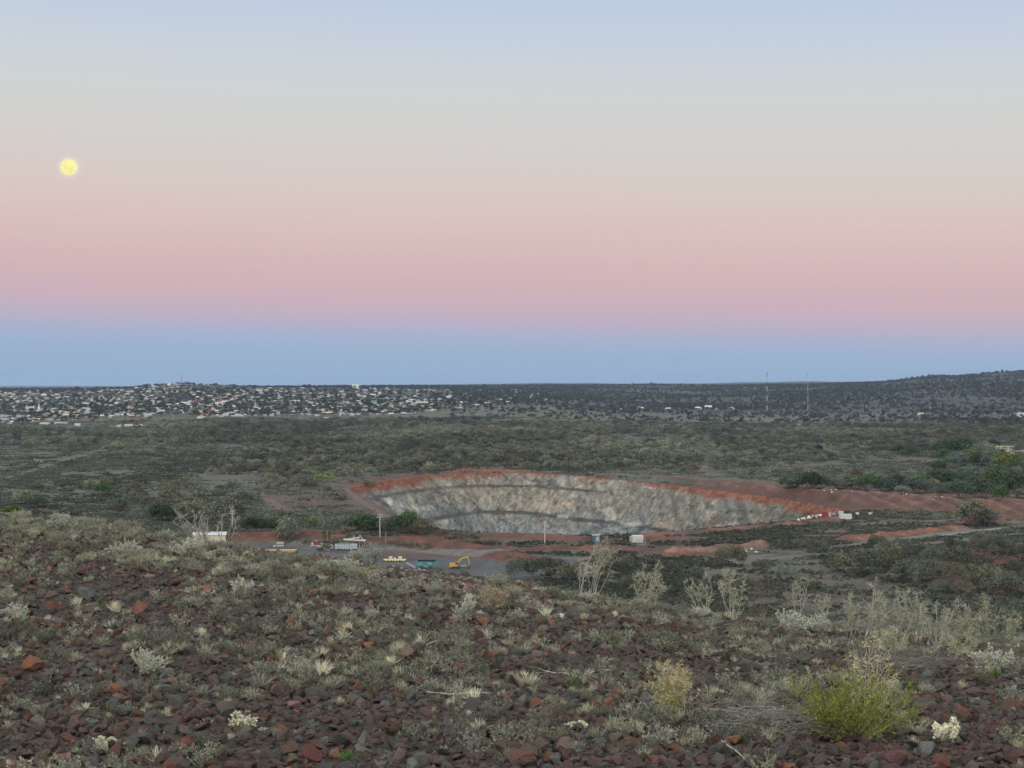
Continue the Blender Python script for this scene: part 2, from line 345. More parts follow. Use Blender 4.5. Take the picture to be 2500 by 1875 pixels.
PM = {k: plain(k.replace(' ', '_') + '_paint', *v) for k, v in {
    'white': ((.47,.48,.475), .7, .12, 1.5), 'cream': ((.46,.43,.35), .75, .12, 1), 'pale blue': ((.34,.39,.42), .7, .12, 1), 'grey': ((.30,.32,.33), .7, .15, 1), 'dark': ((.035,.037,.04), .7, .2, 2),
    'red': ((.22,.038,.032), .6, .15, 2), 'rust': ((.20,.075,.045), .85, .25, 1.5), 'yellow': ((.42,.27,.05), .55, .15, 1.5), 'pale yellow': ((.66,.55,.26), .7, .12, 1.5), 'turquoise': ((.06,.25,.28), .55, .2, 1.5),
    'green': ((.08,.14,.10), .7, .2, 1.5), 'blue': ((.05,.11,.20), .6, .15, 1.5), 'steel': ((.26,.27,.27), .5, .2, 2), 'stone': ((.40,.33,.27), .85, .15, .6), 'brick': ((.30,.14,.10), .85, .2, .8),
    'pole': ((.42,.40,.37), .8, .15, 1), 'lime': ((.50,.52,.30), .75, .1, .6), 'window': ((.05,.06,.07), .2, .1, 2), 'bronze': ((.16,.10,.07), .7, .2, 2)}.items()}

# ------------------------------------------------------------------ mesh helpers
def raw_mesh(name, V, Q, mats, mi=None, col=None, smooth=False, T=None):
    V = np.asarray(V, np.float32); me = bpy.data.meshes.new(name)
    nq = 0 if Q is None else len(Q); ntri = 0 if T is None else len(T)
    loops = []
    if nq: loops.append(np.asarray(Q, np.int32).ravel())
    if ntri: loops.append(np.asarray(T, np.int32).ravel())
    lp = np.concatenate(loops)
    me.vertices.add(len(V)); me.vertices.foreach_set('co', V.ravel())
    me.loops.add(len(lp)); me.loops.foreach_set('vertex_index', lp)
    me.polygons.add(nq + ntri)
    st = np.concatenate([np.arange(nq) * 4, nq * 4 + np.arange(ntri) * 3]).astype(np.int32)
    me.polygons.foreach_set('loop_start', st)
    if mi is not None: me.polygons.foreach_set('material_index', np.asarray(mi, np.int32))
    me.polygons.foreach_set('use_smooth', np.full(nq + ntri, smooth, bool))
    for m in mats: me.materials.append(m)
    if col is not None:
        c = np.ones((len(V), 4), np.float32); c[:, :3] = col
        a = me.color_attributes.new('Col', 'FLOAT_COLOR', 'POINT'); a.data.foreach_set('color', c.ravel())
    me.update(calc_edges=True); me.validate()
    return me
def tag(o, label=None, cat=None, group=None, kind=None):
    if label: o['label'] = label
    if cat: o['category'] = cat
    if group: o['group'] = group
    if kind: o['kind'] = kind
    return o
def link(name, me, parent=None, loc=None, color=None):
    o = bpy.data.objects.new(name, me); C.objects.link(o)
    if parent: o.parent = parent
    if loc is not None: o.location = loc
    if color: o.color = (*color, 1)
    return o
def empty(name, label, cat, loc=(0, 0, 0), rz=0, group=None):
    o = bpy.data.objects.new(name, None); C.objects.link(o); o.empty_display_size = .5
    o.location = loc; o.rotation_euler = (0, 0, rz); return tag(o, label, cat, group)
def copy_tree(src, loc, rz=0, sc=1, label=None, cat=None, group=None, color=None, rot=None):
    def cp(o, parent):
        c = o.copy(); C.objects.link(c); c.parent = parent
        if color and o.type == 'MESH' and not (parent is not None and o.name.startswith(('trunk', 'stem'))): c.color = (*color, 1)
        for ch in KIDS.get(o.name, []): cp(ch, c)
        return c
    c = cp(src, None); c.location = loc; c.rotation_euler = rot if rot else (0, 0, rz)
    c.scale = sc if hasattr(sc, '__len__') else (sc,) * 3
    return tag(c, label, cat, group)
KIDS = {}
def kid(o, parent): KIDS.setdefault(parent.name, []).append(o); return o
class MB:
    def __init__(s): s.V = []; s.Q = []; s.T = []; s.c = []; s.n = 0
    def add(s, V, Q=None, T=None, col=(1, 1, 1)):
        V = np.asarray(V, float); c = np.empty((len(V), 3)); c[:] = col
        s.V.append(V); s.c.append(c)
        if Q is not None and len(Q): s.Q.append(np.asarray(Q) + s.n)
        if T is not None and len(T): s.T.append(np.asarray(T) + s.n)
        s.n += len(V); return s
    def box(s, x, y, z, sx, sy, sz, rz=0, ry=0, col=(1, 1, 1), taper=1.0, tapy=None):
        v = np.array([(a, b, c) for c in (-.5, .5) for a, b in ((-.5, -.5), (.5, -.5), (.5, .5), (-.5, .5))]) * (sx, sy, sz)
        tapy = taper if tapy is None else tapy
        v[4:, 0] *= taper; v[4:, 1] *= tapy
        if ry: c_, s_ = math.cos(ry), math.sin(ry); v = np.stack([v[:, 0] * c_ + v[:, 2] * s_, v[:, 1], -v[:, 0] * s_ + v[:, 2] * c_], 1)
        if rz: c_, s_ = math.cos(rz), math.sin(rz); v = np.stack([v[:, 0] * c_ - v[:, 1] * s_, v[:, 0] * s_ + v[:, 1] * c_, v[:, 2]], 1)
        return s.add(v + (x, y, z), [(3, 2, 1, 0), (4, 5, 6, 7), (0, 1, 5, 4), (1, 2, 6, 5), (2, 3, 7, 6), (3, 0, 4, 7)], col=col)
    def tube(s, P, R, n=5, col=(1, 1, 1), cap=False):
        P = np.asarray(P, float); R = np.broadcast_to(R, len(P)); V = []
        for i, p in enumerate(P):
            d = P[min(i + 1, len(P) - 1)] - P[max(i - 1, 0)]; d = d / (np.linalg.norm(d) + 1e-9)
            a = np.cross(d, (0.3, 0.9, 0.1) if abs(d[1]) < .8 else (1, 0, 0)); a /= np.linalg.norm(a) + 1e-9; b = np.cross(d, a)
            for k in range(n):
                w = 2 * math.pi * k / n; V.append(p + R[i] * (a * math.cos(w) + b * math.sin(w)))
        Q = [(i * n + k, i * n + (k + 1) % n, (i + 1) * n + (k + 1) % n, (i + 1) * n + k) for i in range(len(P) - 1) for k in range(n)]
        T = []
        if cap:
            V += [P[0], P[-1]]; a0 = len(P) * n; e = (len(P) - 1) * n
            T = [(a0, (k + 1) % n, k) for k in range(n)] + [(a0 + 1, e + k, e + (k + 1) % n) for k in range(n)]
        return s.add(V, Q, T, col)
    def leaves(s, P, U, Vd, L_, W, col):   # one rhombic leaf per row
        P = np.asarray(P, float); L_ = np.asarray(L_)[:, None]; W = np.asarray(W)[:, None]
        V = np.stack([P, P + U * L_ * .5 + Vd * W * .5, P + U * L_, P + U * L_ * .5 - Vd * W * .5], 1).reshape(-1, 3)
        n = len(P); return s.add(V, np.arange(4 * n).reshape(n, 4), col=np.repeat(np.broadcast_to(col, (n, 3)), 4, 0))
    def cards(s, P, Nn, S, col, rng):      # small foliage faces lying across their normals
        a = np.cross(Nn, rng.normal(size=Nn.shape)); a /= np.linalg.norm(a, axis=1, keepdims=True) + 1e-9; b = np.cross(Nn, a); S = np.asarray(S)[:, None]
        V = np.stack([P - a * S, P - b * S * .7, P + a * S, P + b * S * .7], 1).reshape(-1, 3)
        n = len(P); return s.add(V, np.arange(4 * n).reshape(n, 4), col=np.repeat(np.broadcast_to(col, (n, 3)), 4, 0))
    def mesh(s, name, mat, smooth=False):
        return raw_mesh(name, np.concatenate(s.V), np.concatenate(s.Q) if s.Q else None, mat if isinstance(mat, list) else [mat], col=np.concatenate(s.c), smooth=smooth, T=np.concatenate(s.T) if s.T else None)
    def build(s, name, mat, parent=None, smooth=False):
        o = link(name, s.mesh(name, mat, smooth), parent)
        if parent: kid(o, parent)
        return o
def unit(v): return v / (np.linalg.norm(v, axis=-1, keepdims=True) + 1e-9)

# geometry-node scatter for what nobody could count
def scatter(name, P, S, protos, label, cat, seed=0, RZ=None, tilt=0.0, idx=None, mul=None):
    rng = np.random.default_rng(seed); n = len(P)
    col = bpy.data.collections.new(name + '_kinds')
    for p in protos: col.objects.link(p)
    me = bpy.data.meshes.new(name); me.vertices.add(n); me.vertices.foreach_set('co', np.asarray(P, np.float32).ravel())
    S = np.asarray(S, float); S3 = np.repeat(S[:, None], 3, 1) if S.ndim == 1 else S
    rot = np.stack([rng.normal(0, tilt, n), rng.normal(0, tilt, n), rng.uniform(0, 6.28, n) if RZ is None else RZ], 1)
    for nm, dat in (('sc', S3), ('rt', rot)):
        a = me.attributes.new(nm, 'FLOAT_VECTOR', 'POINT'); a.data.foreach_set('vector', dat.astype(np.float32).ravel())
    idx = rng.integers(0, len(protos), n) if idx is None else np.asarray(idx)
    a = me.attributes.new('ix', 'INT', 'POINT'); a.data.foreach_set('value', idx.astype(np.int32))
    pc = np.array([tuple(p.color) for p in sorted(protos, key=lambda q: q.name)])[idx]; pc[:, :3] *= rng.uniform(.82, 1.18, (n, 1)) * (1 if mul is None else np.asarray(mul)[:, None])
    a = me.attributes.new('tint', 'FLOAT_COLOR', 'POINT'); a.data.foreach_set('color', pc.astype(np.float32).ravel())
    a = me.attributes.new('scattered', 'FLOAT', 'POINT'); a.data.foreach_set('value', np.ones(n, np.float32))
    o = link(name, me); g = bpy.data.node_groups.new(name + '_spread', 'GeometryNodeTree')
    g.interface.new_socket('Geometry', in_out='INPUT', socket_type='NodeSocketGeometry'); g.interface.new_socket('Geometry', in_out='OUTPUT', socket_type='NodeSocketGeometry')
    gi = g.nodes.new('NodeGroupInput'); go = g.nodes.new('NodeGroupOutput'); ip = g.nodes.new('GeometryNodeInstanceOnPoints'); ci = g.nodes.new('GeometryNodeCollectionInfo')
    ci.inputs['Collection'].default_value = col; ci.inputs['Separate Children'].default_value = True; ci.inputs['Reset Children'].default_value = True
    ip.inputs['Pick Instance'].default_value = True
    def na(nm, ty):
        q = g.nodes.new('GeometryNodeInputNamedAttribute'); q.data_type = ty; q.inputs[0].default_value = nm; return [x for x in q.outputs if x.enabled][0]
    g.links.new(gi.outputs[0], ip.inputs['Points']); g.links.new(ci.outputs[0], ip.inputs['Instance'])
    g.links.new(na('ix', 'INT'), ip.inputs['Instance Index']); g.links.new(na('rt', 'FLOAT_VECTOR'), ip.inputs['Rotation']); g.links.new(na('sc', 'FLOAT_VECTOR'), ip.inputs['Scale'])
    g.links.new(ip.outputs[0], go.inputs[0])
    md = o.modifiers.new('spread', 'NODES'); md.node_group = g
    return tag(o, label, cat, kind='stuff')
def proto(name, me, color=(1, 1, 1)):
    o = bpy.data.objects.new(name, me); o.color = (*color, 1); return o

# ------------------------------------------------------------------ ground colours (what the soil and rock are)
def softpoly(px, py, P, f):
    P = np.asarray(P, float); out = np.zeros(px.shape)
    m = (px > P[:, 0].min() - 2 * f) & (px < P[:, 0].max() + 2 * f) & (py > P[:, 1].min() - 2 * f) & (py < P[:, 1].max() + 2 * f)
    if not m.any(): return out
    x, y = px[m], py[m]; d, _ = polyd(x, y, P, True); s = np.where(inside(x, y, P), d, -d); out[m] = ss(-f, f, s); return out
def gcolor():
    X, Y, Z = GX, GY, GZ; px = INFO['px']; r = INFO['r']; py = CY - F * Z / np.maximum(Y, r * .5 + .01)
    def mix(a, b, t): return a + (np.asarray(b) - a) * np.clip(t, 0, 1)[..., None]
    n1 = fbm(X / 120, Y / 200, 21); n2 = fbm(X / 30, Y / 45, 22); n3 = fbm(X / 9, Y / 12, 23)
    c = np.zeros(X.shape + (3,)); c[:] = (.090, .076, .060)
    c = mix(c, (.080, .084, .062), .5 + 2.2 * n1 + 1.5 * n2)
    c = mix(c, (.115, .12, .096), np.clip(.1 + 2.5 * n2 + 2 * n3, 0, .6))
    c = mix(c, (.104, .110, .080), softpoly(px, py, [(950,1003),(1350,990),(1900,1010),(2200,1010),(2200,1022),(1900,1034),(1350,1034),(1000,1026)], 8) * .75)
    c = mix(c, (.085, .088, .068), softpoly(px, py, [(1450,1040),(1800,1036),(2000,1040),(2000,1060),(1750,1062),(1500,1056)], 8) * .6)
    c = mix(c, (.092, .058, .048), softpoly(px, py, [(640,1196),(860,1190),(930,1235),(1010,1290),(900,1290),(800,1262),(700,1240)], 7) * (.55 + 1.5 * n3))
    c = mix(c, (.105, .062, .048), softpoly(px, py, [(850,1168),(1100,1140),(1500,1155),(1500,1176),(1250,1158),(960,1175),(850,1195)], 5) * .7)
    c = mix(c, (.10, .062, .047), softpoly(px, py, [(1000,1296),(1400,1308),(1700,1300),(2060,1258),(2500,1240),(2500,1262),(2150,1292),(1900,1325),(1650,1345),(1300,1345),(1050,1325)], 6) * (.7 + 1.6 * n3))
    c = mix(c, (.105, .043, .035), softpoly(px, py, [(2180,1345),(2330,1335),(2520,1340),(2520,1480),(2380,1480),(2250,1400)], 14) * (.75 + 2 * n2))
    c = mix(c, (.062, .048, .039), softpoly(px, py, [(1250,1410),(1500,1400),(2000,1440),(2500,1500),(2500,1700),(1250,1700)], 20) * (.5 + 2 * n3))
    c = mix(c, (.078, .080, .080), softpoly(px, py, [(560,1330),(700,1326),(800,1328),(960,1338),(1200,1352),(1440,1362),(1430,1378),(1360,1388),(1320,1405),(1260,1440),(900,1420),(560,1380)], 4) * .9)
    c = mix(c, (.12, .062, .052), softpoly(px, py, [(930,1348),(1100,1350),(1330,1360),(1330,1367),(1100,1362),(940,1356)], 3) * .9)
    strip = ss(.02, .16, fbm(X / 90, Y / 9, 27)); zone = softpoly(px, py, [(950,1300),(1400,1312),(1800,1300),(2060,1262),(2500,1246),(2500,1330),(2200,1345),(1900,1352),(1600,1365),(1300,1352),(1000,1338)], 8)
    c = mix(c, (.135, .062, .043), zone * strip * .9); c = mix(c, (.06, .062, .047), zone * ss(.0, -.12, fbm(X / 70, Y / 11, 28)) * .7)
    c = mix(c, (.10, .053, .040), softpoly(px, py, [(1330,1163),(1500,1173),(1700,1183),(1900,1192),(2100,1201),(2500,1226),(2500,1246),(2300,1246),(2080,1249),(1921,1221),(1700,1193),(1500,1171),(1400,1163)], 3) * .9)
    # far hills
    far = ss(3600, 5200, r)
    c = mix(c, (.054, .058, .047), far * .95); c = mix(c, (.072, .076, .058), far * np.clip(.1 + 3 * fbm(X / 300, Y / 600, 25), 0, .6))
    c = mix(c, (.15, .10, .08), softpoly(px, py, [(395,938),(440,938),(432,948),(402,948)], 4))
    # ridges
    for i, (P, h, w, rc) in enumerate(RIDGES):
        t = INFO['rid'] * (INFO['ridi'] == i); rc2 = np.asarray(rc)
        tt = ss(.25, .6, t) * (.85 + 1.2 * n3)
        cc = rc2 * (1 + 1.2 * n3[..., None])
        if i == 0:
            st = ss(.4, .9, .5 + .5 * np.sin(X * .55 + Y * .10 + 2.0 * fbm(X / 30, Y / 30, 71))) * ss(1560, 1800, px)
            cc = cc * (1 - .45 * st[..., None]) + np.array((.17, .115, .085)) * .45 * st[..., None]
        c = c + (cc - c) * np.clip(tt, 0, 1)[..., None]
    # pit walls
    ins = INFO['pitd'] > 0; dp = INFO['dep']; k1 = fbm(X / 40, Z / 22 + Y / 60, 40, 5); k2 = fbm(X / 11, Z / 9 + Y / 20, 41, 5); k3 = fbm((X + Z * .6) / 4, (Z - X * .4) / 14 + Y / 30, 42, 4)
    k4 = np.abs(fbm(X / 24 + .6 * k1, Z / 16 + Y / 50, 47, 4)); k5 = fbm(X / 2.2, Z / 12, 48, 3)
    w = np.zeros(X.shape + (3,)); w[:] = (.215, .215, .198)
    w = mix(w, (.262, .238, .19), ss(.0, .3, -.1 * ss(1300, 1700, px) + k1 + .35 * ss(34, 8, dp) - .3 * ss(26, 50, dp)))
    w = mix(w, (.225, .24, .232), ss(24, 44, dp) * .8)
    w = mix(w, (.36, .27, .195), ss(.16, .26, k2 + .4 * k1) * .7); w = mix(w, (.52, .49, .42), ss(.2, .3, k2 - .3 * k1) * .75)
    w = w * (1 + .6 * k3[..., None] + .9 * k5[..., None]) * (1 - .55 * ss(.035, .0, k4)[..., None])
    bench = ss(9.2, 10, dp) * ss(11.4, 10.9, dp) * (px < 1480) + ss(29.4, 30.3, dp) * ss(32.6, 31.6, dp) * (px < 1650) + ss(32.6, 33.4, dp) * ss(35.5, 34.8, dp) * (px >= 1600)
    w = mix(w, (.075, .072, .064), bench * (.85 + .7 * k2))
    redd = 3.0 + 4.5 * ss(1150, 900, px) + 9 * k2 - 3 * ss(1200, 1350, px) * ss(1650, 1450, px) + 3.2 * ss(1650, 1900, px)
    w = mix(w, (.245, .095, .056), ss(redd + 1.5, redd - 1.5, dp) * (.95)); w = mix(w, (.24, .16, .11), ss(1.2, 0, np.abs(dp - redd - 1)) * .4)
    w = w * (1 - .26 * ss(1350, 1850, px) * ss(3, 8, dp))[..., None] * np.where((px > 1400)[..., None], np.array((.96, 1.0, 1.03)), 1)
    # orange stain and pale vein
    w = mix(w, (.36, .32, .25), softpoly(px, py, [(997,1203),(1006,1215),(1012,1240),(1006,1248),(1000,1235),(994,1215)], 3))
    w = mix(w, (.42, .39, .32), softpoly(px, py, [(1470,1240),(1490,1236),(1503,1252),(1505,1268),(1478,1272),(1480,1255)], 4) * .8)
    w = mix(w, (.42, .39, .33), softpoly(px, py, [(1515,1276),(1560,1272),(1568,1282),(1530,1288)], 4) * .8 + softpoly(px, py, [(1360,1256),(1385,1258),(1388,1266),(1362,1265)], 3) * .8 + softpoly(px, py, [(1285,1232),(1320,1226),(1338,1242),(1300,1245)], 4) * .5)
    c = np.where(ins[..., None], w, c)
    # the hill the camera stands on
    h = np.zeros(X.shape + (3,)); h[:] = (.042, .033, .027)
    m1 = fbm(X / 1.5, Y / 1.5, 31); m2 = fbm(X / .3, Y / .3, 32, 3)
    h = mix(h, (.052, .047, .038), .5 + 3 * m1); h = mix(h, (.07, .042, .030), np.clip(3 * m2, 0, .6))
    h = mix(h, (.13, .105, .09), softpoly(px, py, [(700,1345),(860,1368),(1000,1392),(1150,1415),(1260,1440),(1200,1450),(1050,1425),(900,1400),(760,1375)], 8) * (.6 + 2 * m2))
    c = np.where(INFO['hill'][..., None], h, c)
    return np.clip(c, .01, .9)
GC = gcolor()
nr, nc = GX.shape
ii, jj = np.meshgrid(np.arange(nr - 1), np.arange(nc - 1), indexing='ij')
Q = np.stack([ii * nc + jj, ii * nc + jj + 1, (ii + 1) * nc + jj + 1, (ii + 1) * nc + jj], -1).reshape(-1, 4)[:, ::-1]
rq = RR[ii].ravel(); pq = INFO['pitd'][:-1, :-1].ravel()
V = np.stack([GX, GY, GZ], -1).reshape(-1, 3); CF = GC.reshape(-1, 3)
def sheet(name, mask, mat):
    q = Q[mask]; u, inv = np.unique(q, return_inverse=True)
    return tag(link(name, raw_mesh(name, V[u], inv.reshape(-1, 4), [mat], col=CF[u], smooth=True)), kind='structure')
sheet('hillside', rq < 300, M_hill)
sheet('open_pit', pq > 0, M_pit)
sheet('valley_ground', (rq >= 300) & (rq < 3600) & (pq <= 0), M_val)
sheet('hills', rq >= 3600, M_far)

# dirt tracks draped on the ground
TRK = []
def track(pts, w, mat):
    P = [atv(x, y) for x, y in pts]; L_ = []
    for a, b in zip(P, P[1:]):
        n = max(2, int((b - a).length / 4)); L_ += [a.lerp(b, t / n) for t in range(n)]
    L_.append(P[-1]); L_ = np.array([(p.x, p.y) for p in L_])
    for _ in range(6): L_[1:-1] = (L_[:-2] + 2 * L_[1:-1] + L_[2:]) / 4
    TRK.append((L_[::3].copy(), w)); d = np.gradient(L_, axis=0); d = unit(d); nrm = np.stack([-d[:, 1], d[:, 0]], 1); V_ = []
    for s in (-1, -.33, .33, 1):
        q = L_ + nrm * w / 2 * s; V_.append(np.stack([q[:, 0], q[:, 1], gz(q[:, 0], q[:, 1]) + (.25 if abs(s) < 1 else -.05)], 1))
    V_ = np.stack(V_, 1).reshape(-1, 3); n = len(L_)
    Qd = [(i * 4 + k, i * 4 + k + 1, i * 4 + k + 5, i * 4 + k + 4) for i in range(n - 1) for k in range(3)]
    return tag(link('dirt_track', raw_mesh('dirt_track', V_, Qd, [mat], smooth=True)), kind='structure')
M_t1 = plain('pale_track_dirt', (.20, .19, .165), .95, .25, .2); M_t2 = plain('grey_track_dirt', (.118, .112, .098), .95, .25, .2)
M_t3 = plain('red_track_dirt', (.125, .078, .064), .95, .25, .2)
track([(2520,1300),(2350,1318),(2150,1340),(2000,1352),(1850,1366)], 3, M_t2)
track([(2520,1283),(2420,1290),(2330,1300),(2200,1316),(2080,1330),(1950,1346),(1850,1358),(1760,1372)], 5, M_t2)
track([(2440,1291),(2380,1297),(2290,1308)], 3, M_t1)
track([(2090,1279),(2300,1270),(2420,1262)], 4, M_t2)
track([(950,1336),(1050,1345),(1200,1352),(1330,1360),(1440,1366)], 7, M_t2)
track([(0,1172),(40,1160),(100,1142),(150,1125),(230,1104),(300,1078),(350,1062)], 2.5, M_t2)
track([(0,1128),(60,1126),(110,1124),(160,1118),(200,1109)], 4, M_t3)
track([(80,1120),(120,1130)], 3, M_t1)
track([(635,1202),(660,1222),(690,1242),(705,1250)], 6, M_t3)
track([(845,1192),(880,1222),(930,1252),(990,1282)], 6, M_t3)
track([(1735,1124),(1722,1138),(1702,1152)], 4, M_t3)
track([(2350,1017),(2400,1013),(2440,1010)], 10, M_t1)
track([(2090,1015),(2160,1013),(2230,1013)], 8, M_t1)
track([(705,1024),(740,1022),(764,1021)], 14, M_t1)
ring = [(1920 + 36 * math.cos(a), 1040 + 7.5 * math.sin(a)) for a in np.linspace(-2.9, 1.1, 18)]
track(ring, 6, M_t1)

# ------------------------------------------------------------------ moon
mm, mt, mb = newmat('moon_surface'); mt.nodes.remove(mb)
em = nn(mt, 'ShaderNodeEmission'); n1 = noise(mt, 1.3, 2, 'Object', .5); rp = nn(mt, 'ShaderNodeValToRGB'); mt.links.new(n1, rp.inputs[0])
rp.color_ramp.elements[0].position = .33; rp.color_ramp.elements[0].color = sr(246, 238, 150); rp.color_ramp.elements[1].position = .6; rp.color_ramp.elements[1].color = sr(255, 250, 172)
mt.links.new(rp.outputs[0], em.inputs[0]); mt.links.new(em.outputs[0], mt.nodes['Material Output'].inputs[0])
bmn = bmesh.new(); bmesh.ops.create_icosphere(bmn, subdivisions=4, radius=1); me = bpy.data.meshes.new('moon'); bmn.to_mesh(me); bmn.free(); me.materials.append(mm)
for p in me.polygons: p.use_smooth = True
DM = 120000; mo = link('moon', me, loc=((MOON_PX - CX) / F * DM, DM, (CY - MOON_PY) / F * DM)); mo.scale = (19.2 / F * DM,) * 3
tag(mo, 'pale yellow full moon hanging in the pink evening sky', 'moon')
# ------------------------------------------------------------------ rock shapes
def rock_mesh(seed, flat=.7, n=16, cut=.0):
    rng = np.random.default_rng(seed); P = unit(rng.normal(size=(n, 3))) * rng.uniform(.82, 1.0, (n, 1)) * (1, rng.uniform(.65, .95), flat)
    bm = bmesh.new(); vs = [bm.verts.new(p) for p in P]; r = bmesh.ops.convex_hull(bm, input=vs)
    bmesh.ops.delete(bm, geom=[v for v in bm.verts if not v.link_faces], context='VERTS')
    bmesh.ops.bevel(bm, geom=list(bm.edges), offset=.022, segments=1, affect='EDGES')
    bmesh.ops.triangulate(bm, faces=bm.faces[:]); bmesh.ops.subdivide_edges(bm, edges=bm.edges[:], cuts=1)
    for v in bm.verts:
        c = v.co; k = 1 + .06 * (vn(np.array(c.x * 3 + c.z * 2 + seed), np.array(c.y * 3 - c.z), seed) - .5) * 2; v.co = c * float(k)
    me = bpy.data.meshes.new('rock'); bm.to_mesh(me); bm.free(); me.materials.append(M_rock)
    return me
ROCKS = [rock_mesh(s, f, n) for s, f, n in ((1,.7,14),(2,.55,12),(3,.8,16),(4,.45,12),(5,.65,20),(6,.75,11),(7,.5,15),(8,.6,13))]
RC = {'dark grey': (.068,.066,.060), 'purple-brown': (.082,.058,.049), 'red-brown': (.105,.060,.046), 'orange': (.20,.092,.052), 'grey-green': (.098,.108,.092), 'brick-red': (.125,.052,.038), 'tan': (.24,.165,.115), 'brown': (.100,.078,.060), 'salmon': (.27,.13,.085), 'pink': (.19,.12,.10), 'white': (.6,.58,.53), 'maroon': (.085,.042,.037)}
LM = [(85,1400,'near the left edge'),(340,1600,'beside the wide grey-green plant at left'),(592,1760,'by the bright cream plant at lower left'),(253,1815,'around the low cream plants in the lower left corner'),
      (585,1440,'near the pale silver plant on the left rise'),(850,1840,'around the dark green tuft at the bottom'),(905,1700,'around the small green tufts in the middle'),(1135,1500,'near the silver shrub below the excavator'),
      (1370,1510,'near the torn black and white plastic'),(1627,1690,'around the dry yellow shrub'),(1850,1770,'along the tangle of dead twigs'),(2085,1720,'beside the bright green bush'),(2310,1800,'by the cream plant in the lower right corner'),
      (2300,1600,'below the thicket of dry shrubs at right'),(1400,1660,'by the fallen dead branch'),(1280,1800,'at the bottom centre of the stony slope'),(750,1550,'in the middle of the stony slope'),(100,1700,'low on the left side of the slope'),
      (1800,1590,'below the silver bushes on the right crest'),(450,1350,'among the silver bushes of the left crest'),(1050,1440,'on the pebbly crest above the yard')]
def rel(px, py, lms, kx=.8, ky=1.4):       # where a thing stands, told by the nearest thing one can find
    m = min(lms, key=lambda m: ((m[0] - px) * kx) ** 2 + ((m[1] - py) * ky) ** 2); dx, dy = (px - m[0]) * kx, (py - m[1]) * ky; r = math.hypot(dx, dy)
    w = ('just ' if r < 45 else '')
    return (w + ('left of ' if dx < 0 else 'right of ') if abs(dx) > abs(dy) else w + ('behind ' if dy < 0 else 'in front of ')) + m[2]
LMN = [(60,1264,'the small blue-grey bush at far left'),(142,1258,'the low skyline bush'),(459,1362,'the broad pale bush by the shed'),(92,1296,'the brick-red rock of the left crest'),(190,1350,'the red-brown rock under the left crest'),(348,1386,'the yellowish silver bush'),(392,1386,'the green clump of the left rise'),(240,1478,'the green tuft by the orange rock'),(66,1536,'the green tuft near the left edge'),(12,1306,'the red-brown rock at the left edge'),
   (364,1640,'the wide grey-green bush at left'),(592,1775,'the bright cream plant at lower left'),(253,1818,'the low cream plant in the lower left corner'),(585,1450,'the round silver bush on the left rise'),(850,1850,'the dark green tuft at the bottom'),(897,1703,'the central green grass tuft'),
   (1135,1508,'the upright silver shrub'),(1370,1513,'the torn black and white plastic'),(1627,1700,'the dry yellow shrub'),(1850,1765,'the tangle of dead twigs'),(2085,1740,'the bright green bush'),(2310,1808,'the cream plant at lower right'),(1380,1650,'the fallen dead branch'),(970,1508,'the salmon rock'),(335,1495,'the big orange rock at left'),
   (76,1635,'the flat orange rock at the left edge'),(758,1855,'the big brick-red rock at the bottom'),(1233,1712,'the orange rock above the bottom centre'),(1800,1635,'the brown rock left of the green bush'),(1942,1540,'the twiggy bush under the crooked sapling'),(1706,1508,'the silver bush on the right crest'),(2425,1635,'the pale leafy bush at right'),(2182,1865,'the big maroon rock at the bottom right'),
   (1529,1526,'the tan flat rock on the crest'),(1437,1468,'the foot of the tall dry shrub'),(152,1300,'the silver-grey bush of the left crest'),(300,1366,'the wide silver bush below the left crest'),(506,1330,'the bare grey branching shrub'),(38,1508,'the pale bush at the left edge'),(835,1384,'the dense silver bush on the hump'),(633,1358,'the red boulder on the crest'),
   (123,1486,'the brick-red rock at left'),(614,1600,'the pink rock in the left middle'),(1000,1600,'the pinkish flat rock in the middle'),(1201,1488,'the tan twiggy shrub'),(2230,1570,'the thicket of dry shrubs'),(418,1742,'the maroon rock near the lower left'),(1595,1840,'the orange rock at the bottom'),(714,1392,'the red rock left of the hump')]
def near_lm(px, py, k=1.0): return rel(px, py, LMN)
def sizeword(w): return 'big' if w > 55 else ('fist-sized' if w > 36 else 'small')
def put_rock(px, py, w, colname, label=None, flat=1.0, seed=0, shape=None, sink=.35):
    rng = random.Random(seed * 7 + int(px) * 13 + int(py)); p = at(px, py); s = w / 2 * p.y / F * 1.12
    me = ROCKS[rng.randrange(len(ROCKS)) if shape is None else shape]
    j = [rng.uniform(.85, 1.15) for _ in range(3)]; c = [v * x for v, x in zip(RC[colname], j)]
    o = link('rock', me, loc=(p.x, p.y + s * .5, float(gz(p.x, p.y + s * .5)[0]) + s * (flat * .6 - sink * .5)), color=c)
    o.scale = (s, s * rng.uniform(.8, 1.05), s * flat); o.rotation_euler = (rng.uniform(-.35, .35), rng.uniform(-.35, .35), rng.uniform(0, 6.28))
    return tag(o, label or f'{sizeword(w)} {colname} rock {near_lm(px, py)}', 'rock', 'rocks strewn over the stony slope')
